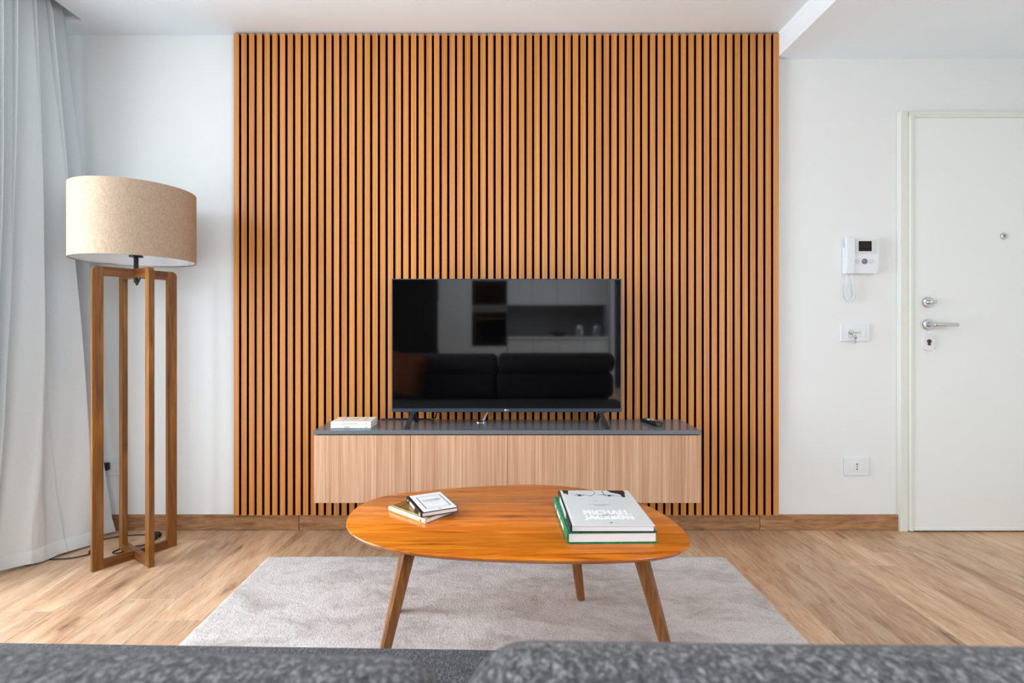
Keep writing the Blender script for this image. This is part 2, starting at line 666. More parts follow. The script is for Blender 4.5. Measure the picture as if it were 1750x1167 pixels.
# floor: slab + every plank a part
floor = struct(obj('floor', B(XL - 0.2, XR + 0.2, YB - 0.2, 0.2, -0.10, -0.0003), M['grout']))
GAP = 0.0012
plank_me = None
know = {-1.458: -0.681, -1.258: -0.822, -1.058: -0.36, 1.142: -0.71, 1.342: -0.03, 1.542: -0.403, 1.742: -0.269, 1.942: -0.113, 2.142: -0.98}


def plank_mesh(length):
    bm = B(GAP, 0.2 - GAP, GAP, length - GAP, -0.0003, 0.0006, 0.0003, 1)
    me = bpy.data.meshes.new('floor_plank')
    bmesh.ops.recalc_face_normals(bm, faces=bm.faces)
    bm.to_mesh(me)
    bm.free()
    me.materials.append(M['floor'])
    return me


cache = {}
col = 0
for c in range(27):
    x0 = round(-2.258 + 0.2 * c, 3)
    j = know.get(x0, -random.uniform(0.05, 1.15))
    edges = [0.0]
    y = j
    while y > YB + 0.02:
        if edges[-1] - y > 0.03:
            edges.append(y)
        y -= 1.2
    edges.append(YB)
    for a, b in zip(edges, edges[1:]):
        Lg = round(a - b, 3)
        if Lg not in cache:
            cache[Lg] = plank_mesh(Lg)
        link('floor_plank', cache[Lg], None, floor, (x0, b, 0))

# walls
DX0, DX1, DZ = 2.075, 3.045, 2.15
bm = bmesh.new()
box(bm, XL - 0.2, XR + 0.2, 0.0, 0.2, 0.0, 2.9)
wall_back = struct(obj('wall_back', bm, M['wall']))
bm = bmesh.new()   # left wall with a french window and an added one further back
wins = [(-1.94, -0.58), (-5.65, -3.15)]  # second opening is unseen, added to light the back room
ys = [YB - 0.2, wins[1][0], wins[1][1], wins[0][0], wins[0][1], 0.0]
for a, b in ((0, 1), (2, 3), (4, 5)):
    box(bm, XL - 0.2, XL, ys[a], ys[b], 0.0, 2.9)
for a, b in wins:
    box(bm, XL - 0.2, XL, a, b, 2.42, 2.9)
    box(bm, XL - 0.2, XL, a, b, 0.0, 0.05)
wall_left = struct(obj('wall_left', bm, M['wall']))
bm = bmesh.new()
box(bm, XR, XR + 0.2, YB - 0.2, -6.55, 0.0, 2.9)
box(bm, XR, XR + 0.2, -4.25, 0.0, 0.0, 2.9)
box(bm, XR, XR + 0.2, -6.55, -4.25, 0.0, 0.25)
box(bm, XR, XR + 0.2, -6.55, -4.25, 2.40, 2.9)
wall_right = struct(obj('wall_right', bm, M['wall']))
wall_front = struct(obj('wall_front', B(XL, XR, YB - 0.2, YB, 0.0, 2.9), M['wall']))

# ceiling: main plane, curtain slot on the left, lowered soffit on the right
bm = bmesh.new()
box(bm, -2.08, 1.43, YB, 0.0, ZC, 2.9)
box(bm, 1.43, XR, YB, 0.0, ZS, 2.9)
box(bm, XL, -2.08, -0.131, 0.0, ZC, 2.9)
box(bm, XL, -2.08, YB, -0.131, 2.74, 2.9)
ceiling = struct(obj('ceiling', bm, M['ceil']))

# skirting tiles along the foot of the back wall
sk = struct(obj('baseboard_back', B(XL, 2.07, -0.003, 0.0, 0.0, 0.081), M['grout']))
for a, b in ((XL, -1.051), (-1.049, 0.149), (0.151, 1.339), (1.341, 2.069)):
    obj('skirting_tile', B(0.0, b - a, -0.012, -0.003, 0.001, 0.082, 0.0015, 1), M['skirt'], sk, (a, 0, 0))

# windows
for k, (a, b) in enumerate(wins):
    w = struct(bpy.data.objects.new('window_%d' % (k + 1), None))
    C.objects.link(w)
    w.location = (XL - 0.1, (a + b) / 2, 0.05)
    h, hw = 2.37, (b - a) / 2
    bm = bmesh.new()
    for y0, y1 in ((-hw, -hw + 0.07), (hw - 0.07, hw), (-0.045, 0.045)):
        box(bm, -0.03, 0.03, y0, y1, 0, h)
    box(bm, -0.03, 0.03, -hw + 0.07, -0.045, 0, 0.07)
    box(bm, -0.03, 0.03, 0.045, hw - 0.07, 0, 0.07)
    box(bm, -0.03, 0.03, -hw + 0.07, -0.045, h - 0.07, h)
    box(bm, -0.03, 0.03, 0.045, hw - 0.07, h - 0.07, h)
    obj('window_frame', bm, M['window_frame'], w)
    for y0, y1 in ((-hw + 0.07, -0.045), (0.045, hw - 0.07)):
        obj('window_pane', B(-0.004, 0.004, y0, y1, 0.07, h - 0.07), M['glass'], w)
w = struct(bpy.data.objects.new('window_3', None))  # unseen window added to carry the fill from the far right
C.objects.link(w)
w.location = (XR + 0.1, -5.4, 0.25)
bm = bmesh.new()
for y0, y1 in ((-1.15, -1.08), (1.08, 1.15), (-0.04, 0.04)):
    box(bm, -0.03, 0.03, y0, y1, 0, 2.15)
for y0, y1 in ((-1.08, -0.04), (0.04, 1.08)):
    box(bm, -0.03, 0.03, y0, y1, 0, 0.07)
    box(bm, -0.03, 0.03, y0, y1, 2.08, 2.15)
obj('window_frame', bm, M['window_frame'], w)
for y0, y1 in ((-1.08, -0.04), (0.04, 1.08)):
    obj('window_pane', B(-0.004, 0.004, y0, y1, 0.07, 2.08), M['glass'], w)

# door
door = struct(bpy.data.objects.new('door_1', None))
C.objects.link(door)
door.location = (2.0, 0.0, 0.0)
bm = bmesh.new()
box(bm, 0.058, 0.098, -0.027, 0, 0.0, 2.171, 0.002, 1)
box(bm, 1.022, 1.062, -0.027, 0, 0.0, 2.171, 0.002, 1)
obj('door_jamb', bm, M['door_frame'], door)
obj('door_header', B(0.101, 1.019, -0.026, 0, 2.134, 2.170, 0.002, 1), M['door_frame'], door)
bm = bmesh.new()
box(bm, 0.0985, 0.117, -0.040, 0, 0.006, 2.142, 0.004, 2)
obj('edge_strip', bm, M['door_frame'], door)
leaf = obj('door_leaf', B(0.1185, 1.019, -0.034, 0, 0.008, 2.131, 0.002, 1), M['door'], door)
obj('bottom_rail', B(0.120, 1.018, -0.0365, -0.034, 0.010, 0.024, 0.001, 1), M['door'], door)
hx = 0.190
lv = obj('lever_handle', lathe(bmesh.new(), [(0.026, 0.034), (0.027, 0.038), (0.0265, 0.041), (0.024, 0.043), (0.013, 0.0435), (0.0115, 0.046), (0.0115, 0.06)], 40, '-Y', (hx, 0, 1.068)), M['chrome'], door, smooth=True)
bm = bmesh.new()
pts = spline([(hx, -0.056, 1.068), (hx, -0.076, 1.068), (hx + 0.008, -0.087, 1.068), (hx + 0.03, -0.091, 1.068), (hx + 0.065, -0.091, 1.0675), (hx + 0.107, -0.089, 1.0668)], 6)
tube(bm, pts, 0.0098, 16)
obj('lever', bm, M['chrome'], lv, smooth=True)
tt = obj('thumb_turn', lathe(bmesh.new(), [(0.026, 0.034), (0.027, 0.038), (0.0265, 0.041), (0.024, 0.043), (0.012, 0.0435), (0.011, 0.05), (0.011, 0.058)], 40, '-Y', (hx, 0, 1.183)), M['chrome'], door, smooth=True)
obj('turn_knob', B(hx - 0.016, hx + 0.018, -0.078, -0.056, 1.174, 1.192, 0.0065, 3), M['chrome'], tt, smooth=True)
bm = bmesh.new()
poly = []
for i in range(40):
    a = 2 * PI * i / 40
    x = 0.033 * math.copysign(abs(math.cos(a)) ** 0.75, math.cos(a))
    z = 0.043 * math.copysign(abs(math.sin(a)) ** 0.9, math.sin(a))
    poly.append((x, z))
rings = [[Vector((hx + x * s, -y, 0.976 + z * s)) for x, z in poly] for s, y in ((1, 0.034), (1, 0.041), (0.96, 0.044), (0.2, 0.0445))]
es = obj('lock_escutcheon', skin(bm, rings), M['escutcheon'], door, smooth=True)
bm = bmesh.new()
lathe(bm, [(0.0095, 0.044), (0.0095, 0.049), (0.008, 0.051)], 20, '-Y', (hx, 0, 0.983))
box(bm, hx - 0.0055, hx + 0.0055, -0.050, -0.044, 0.962, 0.980, 0.002, 2)
obj('lock_cylinder', bm, M['chrome_dark'], es, smooth=True)
ph = obj('peephole', lathe(bmesh.new(), [(0.016, 0.034), (0.0165, 0.038), (0.014, 0.040), (0.008, 0.0405), (0.006, 0.038)], 28, '-Y', (0.582, 0, 1.523)), M['chrome'], door, smooth=True)
obj('peephole_lens', lathe(bmesh.new(), [(0.0062, 0.0382), (0.003, 0.0402)], 16, '-Y', (0.582, 0, 1.523)), M['grey_plastic'], ph)

# ------------------------------------------------------------------ slatted wall panel
SX0, SX1, SW, NS = -1.380, 1.4285, 0.0275, 71
panel = thing('slatted_wall_panel', 'floor-to-ceiling panel of orange-brown wooden slats on black felt behind the television', 'wall panel', (0, 0, 0.083))
obj('felt_backing', B(SX0 + 0.001, SX1 - 0.001, -0.014, 0, 0.003, 2.483), M['felt'], panel)
bm = B(-SW / 2, SW / 2, -0.030, -0.0265, 0.002, 2.485, 0.001, 1)
box(bm, -SW / 2 + 0.0004, SW / 2 - 0.0004, -0.0265, -0.014, 0.002, 2.4845)
for f in bm.faces:
    f.material_index = 1 if f.calc_center_median().y > -0.0267 else 0
slat_me = bpy.data.meshes.new('slat')
bmesh.ops.recalc_face_normals(bm, faces=bm.faces)
bm.to_mesh(slat_me)
bm.free()
slat_me.materials.append(M['slat'])
slat_me.materials.append(M['felt'])
for i in range(NS):
    x = SX0 + SW / 2 + (SX1 - SX0 - SW) * i / (NS - 1)
    link('slat', slat_me, None, panel, (x, 0, 0))

# ------------------------------------------------------------------ floating cabinet
cab = thing('floating_cabinet', 'long floating wall cabinet with four pale wood doors and a graphite grey top', 'cabinet', (0.027, -0.031, 0.246))
cw = 0.892
obj('cabinet_body', B(-cw + 0.012, cw - 0.012, -0.262, 0, 0.006, 0.308), M['cabinet_body'], cab)
obj('cabinet_top', B(-cw, cw, -0.284, 0, 0.316, 0.334, 0.0012, 1), M['cabinet_top'], cab)
dw = (2 * cw - 0.004) / 4
for i in range(4):
    x0 = -cw + 0.002 + i * dw
    obj('cabinet_door', B(-dw / 2 + 0.001, dw / 2 - 0.001, -0.281, -0.262, 0.0, 0.311, 0.001, 1), M['cabinet_door'], cab, (x0 + dw / 2, 0, 0))
for s in (-1, 1):
    obj('side_panel', B(-0.006, 0.006, -0.2615, 0, 0.0, 0.311), M['cabinet_door'], cab, (s * (cw - 0.006), 0, 0))
obj('gap_shadow_strip', B(-cw + 0.012, cw - 0.012, -0.268, -0.02, 0.308, 0.316), M['black_plastic'], cab)  # black strip paints the shade of the gap under the top
ZT = 0.58

# ------------------------------------------------------------------ television
TX = 0.0255
tv = thing('television', 'flat black television on two splayed feet in front of the slats', 'television', (TX, -0.175, ZT))
hw = 0.557
tz0, tz1 = 0.064, 0.709
obj('tv_back', B(-hw + 0.01, hw - 0.01, -0.004, 0.018, tz0 + 0.01, tz1 - 0.004, 0.006, 2), M['black_plastic'], tv)
obj('rear_housing', B(-0.42, 0.42, 0.018, 0.058, tz0 + 0.02, 0.42, 0.012, 2), M['black_plastic'], tv)
bm = bmesh.new()
box(bm, -hw, -hw + 0.0045, -0.012, 0.012, tz0, tz1, 0.001, 1)
box(bm, hw - 0.0045, hw, -0.012, 0.012, tz0, tz1, 0.001, 1)
box(bm, -hw + 0.0045, hw - 0.0045, -0.012, 0.012, tz1 - 0.0045, tz1, 0.001, 1)
obj('bezel', bm, M['tv_body'], tv)
chin = obj('bottom_bezel', B(-hw + 0.0045, hw - 0.0045, -0.014, 0.012, tz0, tz0 + 0.0165, 0.0015, 1), M['tv_body'], tv)
obj('screen', B(-hw + 0.0045, hw - 0.0045, -0.0085, -0.004, tz0 + 0.0165, tz1 - 0.0045), M['black_gloss'], tv)
obj('logo_mark', lathe(bmesh.new(), [(0.0045, 0.0142), (0.0045, 0.0148)], 16, '-Y', (-0.007, 0, tz0 + 0.0095)), M['cable_white'], chin)
lettering('logo_lettering', chin, M['ink_soft'], 'LG', (0.004, -0.0146, tz0 + 0.0095), (PI / 2, 0, 0), width=0.010, height=0.0072, bold=0.0008)
rec = obj('infrared_receiver', B(-0.345, -0.312, -0.012, 0.004, tz0 - 0.004, tz0, 0.001, 1), M['black_plastic'], tv)
obj('standby_light', B(-0.3185, -0.3125, -0.0128, -0.012, tz0 - 0.0035, tz0 - 0.0005), M['red'], rec)
for s in (-1, 1):
    f = obj('foot', B(-0.022 + s * 0.46, 0.022 + s * 0.46, -0.02, 0.02, tz0 - 0.004, tz0 + 0.004, 0.002, 1), M['tv_foot'], tv)
    for y1, dx, ww in ((-0.104, s * 0.014, 0.0105), (0.082, -s * 0.004, 0.009)):
        bm = bmesh.new()
        q = [(s * 0.455, 0.003 if y1 > 0 else -0.008, 0.064), (s * 0.455 + dx * 0.5, y1 * 0.5, 0.032), (s * 0.455 + dx, y1, 0.0)]
        rings = []
        for x, y, z in q:
            rings.append([Vector((x - ww, y - 0.009, z)), Vector((x + ww, y - 0.009, z)), Vector((x + ww, y + 0.009, z)), Vector((x - ww, y + 0.009, z))])
        obj('foot_leg', skin(bm, rings), M['tv_foot'], f)

# cable outlet, cable and black wire on the cabinet
gr = thing('cable_grommet', 'round chrome cable outlet set in the grey cabinet top', 'cable outlet', (-0.100, -0.092, ZT))
obj('outlet_ring', lathe(bmesh.new(), [(0.036, 0.0), (0.036, 0.003), (0.033, 0.0045), (0.024, 0.0035), (0.023, 0.001)], 40), M['chrome'], gr, smooth=True)
obj('outlet_lid', lathe(bmesh.new(), [(0.0225, 0.0005), (0.0225, 0.0025), (0.0205, 0.003)], 32), M['chrome'], gr, smooth=True)
bm = bmesh.new()
tube(bm, spline([(-0.092, -0.095, ZT + 0.006), (-0.086, -0.09, ZT + 0.014), (-0.078, -0.086, ZT + 0.03), (-0.066, -0.085, ZT + 0.06), (-0.06, -0.09, ZT + 0.1), (-0.06, -0.10, ZT + 0.14)], 8), 0.0042, 10)
tag(obj('television_cable', bm, M['cable_white'], smooth=True), 'short white cable rising from the chrome outlet behind the television', 'cable')
bm = bmesh.new()
tube(bm, spline([(-0.615, -0.048, ZT + 0.004), (-0.55, -0.040, ZT + 0.004), (-0.47, -0.037, ZT + 0.004), (-0.40, -0.040, ZT + 0.004), (-0.355, -0.046, ZT + 0.004), (-0.335, -0.06, ZT + 0.02), (-0.325, -0.09, ZT + 0.07)], 6), 0.0036, 8)
tag(obj('black_cable', bm, M['black_plastic'], smooth=True), 'thin black cable lying along the back edge of the grey cabinet top', 'cable')

# remote control
rm = thing('remote_control', 'black remote control with coloured buttons on the right end of the cabinet', 'remote control', (0.738, -0.150, ZT), math.radians(13))
bm = bmesh.new()
rings = []
for y, w, z1 in ((-0.076, 0.017, 0.016), (-0.073, 0.0205, 0.019), (-0.05, 0.0215, 0.021), (0.0, 0.019, 0.018), (0.06, 0.019, 0.017), (0.074, 0.018, 0.015), (0.077, 0.015, 0.012)):
    rings.append([Vector((-w * 0.7, y, 0.0)), Vector((w * 0.7, y, 0.0)), Vector((w, y, 0.007)), Vector((w, y, z1 - 0.003)), Vector((w * 0.8, y, z1)), Vector((-w * 0.8, y, z1)), Vector((-w, y, z1 - 0.003)), Vector((-w, y, 0.007))])
obj('remote_body', skin(bm, rings), M['black_plastic'], rm, smooth=True)
for x, m in ((-0.0125, 'red'), (-0.0045, 'green_button'), (0.0045, 'yellow'), (0.0125, 'blue')):
    obj('coloured_button', B(x - 0.003, x + 0.003, -0.030, -0.024, 0.0185, 0.0225, 0.001, 1), M[m], rm)
for x in (-0.010, 0.010):
    obj('rocker_button', B(x - 0.005, x + 0.005, 0.002, 0.022, 0.0165, 0.0205, 0.001, 1), M['pale_plastic'], rm)
bm = bmesh.new()
for yy in (0.032, 0.042, 0.052, 0.062):
    for x in (-0.011, 0.0, 0.011):
        box(bm, x - 0.0035, x + 0.0035, yy - 0.003, yy + 0.003, 0.0158, 0.0185)
o = obj('number_buttons', bm, M['grey_plastic'], rm)
o['kind'] = 'stuff'


# ------------------------------------------------------------------ books
def book(name, label, w, d, t, loc, rotz, cover, spine=None, group=None, ct=0.0022, back=None):
    """closed hardback lying flat; local frame: spine along -x side, cover up; origin at centre of its base"""
    r = thing(name, label, 'book', loc, rotz, group)
    x0, x1, y0, y1 = -w / 2, w / 2, -d / 2, d / 2
    obj('front_cover', B(x0 + 0.004, x1, y0, y1, t - ct, t, 0.0006, 1), cover, r)
    obj('back_cover', B(x0 + 0.004, x1, y0, y1, 0, ct, 0.0006, 1), back or cover, r)
    n = 8
    bm = bmesh.new()
    prof = []
    for i in range(n + 1):
        a = PI / 2 + PI * i / n
        prof.append((x0 + 0.004 + 0.004 * math.cos(a), t / 2 + (t / 2) * math.copysign(abs(math.sin(a)) ** 0.55, math.sin(a))))
    prof += [(x0 + 0.006, 0.0), (x0 + 0.006, ct), (x0 + 0.0055, ct), (x0 + 0.0055, t - ct), (x0 + 0.006, t - ct), (x0 + 0.006, t)]
    rings = [[Vector((x, y, z)) for x, z in prof] for y in (y0, y1)]
    sp = obj('spine', skin(bm, rings), spine or cover, r, smooth=True)
    obj('pages', B(x0 + 0.0056, x1 - 0.004, y0 + 0.003, y1 - 0.003, ct, t - ct), M['paper'], r)
    return r, sp


TT = 0.42   # tabletop height
# gold book, below
gold, gsp = book('small_book', 'small gold book with pale spine lying on the wooden table beneath the black-edged book', 0.1307, 0.187, 0.0165,
                 (-0.2755, -0.909, TT), math.radians(49.9), M['cover_gold'], M['spine_gold'])
t = 0.0165
fr = bmesh.new()
for a, b in (((-0.045, -0.062), (0.045, -0.062)), ((0.045, -0.062), (0.045, 0.062)), ((0.045, 0.062), (-0.045, 0.062)), ((-0.045, 0.062), (-0.045, -0.062))):
    ribbon(fr, [a, b], 0.0022, t)
obj('cover_frame', fr, M['ink_black'], gold)
obj('hinge_line', ribbon(ribbon(bmesh.new(), [(-0.056, -0.093), (-0.056, 0.093)], 0.0018, t), [(-0.0525, -0.093), (-0.0525, 0.093)], 0.0012, t), M['spine_gold'], gold)
lettering('spine_lettering', gsp, M['ink_bronze'], 'L', (-0.0656, 0.022, 0.0086), (PI / 2, 0, -PI / 2), width=0.0055, height=0.0085)
bm = bmesh.new()
for i in range(5):
    box(bm, -0.0656, -0.0652, 0.0145 - i * 0.0058 - 0.0042, 0.0145 - i * 0.0058, 0.0052, 0.0078)
obj('spine_print', bm, M['ink_gold'], gsp)['kind'] = 'stuff'
obj('spine_mark', lathe(bmesh.new(), [(0.004, -0.0003), (0.004, 0.0003)], 14), M['ink_bronze'], gsp, (-0.0655, -0.073, 0.0083), (0, PI / 2, 0))
# black-edged book on top
chan, csp = book('small_book', 'small black-spined book with a framed white cover, lying askew atop the gold book', 0.129, 0.182, 0.0155,
                 (-0.2415, -0.897, TT + 0.0165), math.radians(25.5), M['cover_black'], M['cover_black'])
t = 0.0155
cov = obj('cover_label', B(-0.054, 0.0615, -0.088, 0.088, t, t + 0.0002), M['cover_white'], chan)
t2 = t + 0.0002
fr = bmesh.new()
for a, b, w_ in (((-0.036, -0.060), (-0.036, 0.060), 0.0026), ((0.048, -0.060), (0.048, 0.060), 0.0026), ((-0.036, -0.060), (0.048, -0.060), 0.001), ((-0.036, 0.060), (0.048, 0.060), 0.001)):
    ribbon(fr, [a, b], w_, t2)
obj('cover_frame', fr, M['ink_black'], cov)
lettering('title_lettering', cov, M['ink_black'], 'CHANEL', (0.006, 0.017, t2 + 0.0002), (0, 0, 0), width=0.064, height=0.0125, spacing=1.25, bold=0.0004)
obj('subtitle_line', ribbon(ribbon(bmesh.new(), [(-0.022, 0.002), (0.034, 0.002)], 0.0022, t2, 0.0001), [(-0.012, -0.004), (0.024, -0.004)], 0.0015, t2, 0.0001), M['ink_soft'], cov)
obj('publisher_mark', ribbon(bmesh.new(), [(0.002, -0.074), (0.010, -0.074)], 0.003, t2, 0.0002), M['ink_black'], cov)
obj('spine_label', B(-0.0653, -0.0645, -0.018, 0.040, 0.0025, 0.013), M['cover_white'], csp)
obj('spine_mark', B(-0.0653, -0.0645, -0.082, -0.072, 0.0035, 0.0115), M['cover_white'], csp)
obj('spine_lettering_strip', B(-0.0652, -0.0645, 0.058, 0.076, 0.006, 0.0095), M['ink_soft'], csp)

# green book with white lettered spine
GT = 0.0345
green, grsp = book('large_book', 'large thick green cloth book beneath the white photo book on the table', 0.265, 0.314, GT,
                   (0.3205, -1.008, TT), math.radians(1.2), M['cover_green'], M['cover_green'], ct=0.0046)
for k, (y, ln) in enumerate(((0.105, 0.035), (0.03, 0.075), (-0.055, 0.06))):
    bm = bmesh.new()
    n = max(2, int(ln / 0.012))
    for q in range(n):
        yy = y - ln / 2 + ln * (q + 0.5) / n
        box(bm, -0.1332, -0.1320, yy - 0.0042, yy + 0.0042, 0.011, 0.024)
    o = obj('spine_lettering', bm, M['ink_white'], grsp)
    o['kind'] = 'stuff'

# white photo book
MT = 0.0195
ZM = TT + GT
phb, psp = book('large_book', 'large white photo book with a faint face and white title, atop the green book', 0.248, 0.322, MT,
                (0.3245, -1.007, ZM), 0.0, M['cover_grey_white'], M['cover_black'], ct=0.0025, back=M['cover_black'])
t = MT
cv = phb
obj('hinge_crease', ribbon(bmesh.new(), [(-0.112, -0.160), (-0.112, 0.160)], 0.0022, t, 0.0001), M['ink_white'], cv)
bm = bmesh.new()
prism(bm, [(-0.110, 0.160), (-0.107, 0.124), (-0.101, 0.128), (-0.0955, 0.112), (-0.091, 0.140), (-0.088, 0.160)], t, t + 0.0002)
obj('printed_hair', bm, M['ink_black'], cv)
bm = bmesh.new()
prism(bm, [(0.048, 0.160), (0.060, 0.136), (0.074, 0.128), (0.086, 0.116), (0.087, 0.092), (0.092, 0.086), (0.098, 0.092), (0.101, 0.118), (0.107, 0.135), (0.106, 0.160)], t, t + 0.0002)
obj('printed_hair', bm, M['ink_black'], cv)
bm = bmesh.new()
ribbon(bm, [(-0.088, 0.126), (-0.070, 0.122), (-0.050, 0.117), (-0.032, 0.110), (-0.020, 0.101), (-0.008, 0.113), (0.001, 0.130), (0.002, 0.146), (-0.008, 0.158)], [0.0006, 0.0016, 0.002, 0.002, 0.0036, 0.002, 0.0016, 0.0014, 0.0008], t, 0.0002)
ribbon(bm, [(0.004, 0.108), (0.020, 0.113), (0.036, 0.112), (0.052, 0.110), (0.070, 0.101), (0.086, 0.094)], [0.0006, 0.0024, 0.0034, 0.003, 0.002, 0.0008], t, 0.0002)
ribbon(bm, [(0.034, 0.158), (0.028, 0.145), (0.032, 0.130), (0.028, 0.116)], [0.002, 0.003, 0.002, 0.003], t, 0.0002)
for cx, cy in ((-0.056, 0.106), (0.046, 0.104)):
    ribbon(bm, [(cx - 0.020, cy + 0.001), (cx - 0.008, cy + 0.007), (cx + 0.006, cy + 0.006), (cx + 0.018, cy - 0.001)], [0.001, 0.003, 0.003, 0.001], t, 0.0002)
    ribbon(bm, [(cx - 0.016, cy - 0.002), (cx, cy - 0.006), (cx + 0.014, cy - 0.003)], 0.0012, t, 0.0002)
    prism(bm, [(cx + 0.006 * math.cos(a * PI / 6), cy + 0.005 * math.sin(a * PI / 6)) for a in range(12)], t, t + 0.0003)
obj('printed_eyes', bm, M['ink_black'], cv)['kind'] = 'stuff'
bm = bmesh.new()
ribbon(bm, [(-0.018, 0.050), (-0.011, 0.052), (-0.006, 0.048)], [0.001, 0.003, 0.001], t, 0.0002)
ribbon(bm, [(0.004, 0.048), (0.010, 0.051), (0.016, 0.048)], [0.001, 0.003, 0.001], t, 0.0002)
obj('printed_nose', bm, M['ink_grey'], cv)['kind'] = 'stuff'
bm = bmesh.new()
ribbon(bm, [(-0.042, 0.020), (-0.021, 0.017), (-0.004, 0.0145), (0.014, 0.0165), (0.034, 0.018)], [0.001, 0.004, 0.005, 0.004, 0.001], t, 0.0002)
ribbon(bm, [(-0.022, 0.006), (-0.003, 0.003), (0.016, 0.006)], [0.0006, 0.002, 0.0006], t, 0.0002)
obj('printed_mouth', bm, M['ink_grey'], cv)['kind'] = 'stuff'
lettering('title_lettering', cv, M['ink_white'], 'MICHAEL', (0.004, -0.055, t + 0.0002), width=0.142, height=0.036, spacing=1.12, fat=0.0024)
lettering('title_lettering', cv, M['ink_white'], 'JACKSON', (0.003, -0.1005, t + 0.0002), width=0.147, height=0.0335, spacing=1.12, fat=0.0024)
lettering('script_lettering', cv, M['ink_slate'], 'Legend', (0.000, -0.079, t + 0.0006), (0, 0, 0.05), width=0.052, height=0.022, shear=0.7, bold=-0.0014)
bm = bmesh.new()
for i in range(9):
    x = -0.033 + i * 0.0083
    ribbon(bm, [(x, -0.027), (x + 0.0045, -0.027)], 0.0025, t, 0.0001)
ribbon(bm, [(-0.022, -0.139), (-0.008, -0.139)], 0.002, t, 0.0001)
ribbon(bm, [(0.008, -0.139), (0.023, -0.139)], 0.002, t, 0.0001)
obj('small_print', bm, M['ink_soft'], cv)['kind'] = 'stuff'
obj('publisher_mark', prism(bmesh.new(), [(0.0005 + 0.004 * math.cos(a * PI / 5), -0.139 + 0.0035 * math.sin(a * PI / 5)) for a in range(10)], t, t + 0.0002), M['ink_black'], cv)
obj('spine_panel', B(-0.1249, -0.1236, -0.06, 0.10, 0.002, MT - 0.0015), M['cover_white'], psp)
obj('spine_lettering', B(-0.1252, -0.1240, -0.045, 0.03, 0.0075, 0.0115), M['ink_grey'], psp)

# two cream books on the cabinet
for k, (nm_label, z, rz, cov, w_, inkm) in enumerate((
        ('small white book at the bottom of the pair on the left end of the cabinet', 0.0, 0.0, 'cover_white', 'Dior', 'ink_lilac'),
        ('small cream book with thin brown lines, top of the pair on the cabinet', 0.0165, 0.006, 'cover_cream', 'LOUIS VUITTON', 'ink_gold'))):
    bk, bsp = book('small_book', nm_label, 0.128, 0.187, 0.0163, (-0.7045, -0.209, ZT + z), PI / 2 + rz, M[cov], M['cover_white'] if k == 0 else M['cover_cream'], 'small books on the cabinet')
    lettering('spine_lettering', bsp, M[inkm], w_, (-0.0644, 0.008 if k else 0.016, 0.0082), (PI / 2, 0, -PI / 2),
              width=0.072 if k else 0.026, height=0.0062 if k else 0.009, spacing=1.2 if k else 1.0)
    obj('spine_mark', B(-0.0645, -0.0638, -0.079, -0.067, 0.005, 0.0115), M['pale_plastic'], bsp)
    obj('spine_dot', B(-0.0648, -0.0644, -0.0745, -0.0715, 0.0065, 0.010), M['ink_bronze' if k else 'ink_black'], bsp)
    if k:
        for yy in (0.047, -0.055):
            obj('cover_line', ribbon(bmesh.new(), [(-0.040, yy), (0.038, yy)], 0.0022, 0.0163), M['ink_bronze'], bk)
        lettering('title_lettering', bk, M['ink_gold'], 'LOUIS\nVUITTON', (0.008, 0.0, 0.0165), (0, 0, -PI / 2), width=0.05, height=0.028)

# ------------------------------------------------------------------ coffee table
ct_ = thing('coffee_table', 'oval orange wooden coffee table with four tapered splayed legs on the pale rug', 'coffee table', (0.03, -0.93, 0.0))
outline = [(-0.502, -1.031), (-0.515, -0.975), (-0.52, -0.909), (-0.514, -0.841), (-0.495, -0.787), (-0.453, -0.74), (-0.398, -0.707), (-0.308, -0.674),
           (-0.19, -0.641), (-0.068, -0.614), (0.057, -0.598), (0.141, -0.595), (0.223, -0.606), (0.303, -0.63), (0.398, -0.685), (0.475, -0.752), (0.53, -0.84),
           (0.56, -0.932), (0.574, -1.03), (0.574, -1.1), (0.562, -1.155), (0.545, -1.187), (0.513, -1.219), (0.464, -1.243), (0.407, -1.26),
           (0.32, -1.27), (0.206, -1.274), (0.067, -1.268), (-0.046, -1.259), (-0.162, -1.244), (-0.251, -1.226), (-0.333, -1.196), (-0.389, -1.164),
           (-0.438, -1.121), (-0.478, -1.075)]
P = [Vector((x - 0.03, y + 0.93, 0)) for x, y in outline]
for _ in range(3):      # smooth the traced plan shape a little
    P = [(P[i - 1] + P[i] * 4 + P[(i + 1) % len(P)]) / 6 for i in range(len(P))]
sm = spline(P + [P[0]], 4)[:-1]


def inset(pl, d):
    out = []
    n = len(pl)
    for i in range(n):
        tg = (pl[(i + 1) % n] - pl[i - 1]).normalized()
        out.append(pl[i] + Vector((tg.y, -tg.x, 0)) * d)
    return out


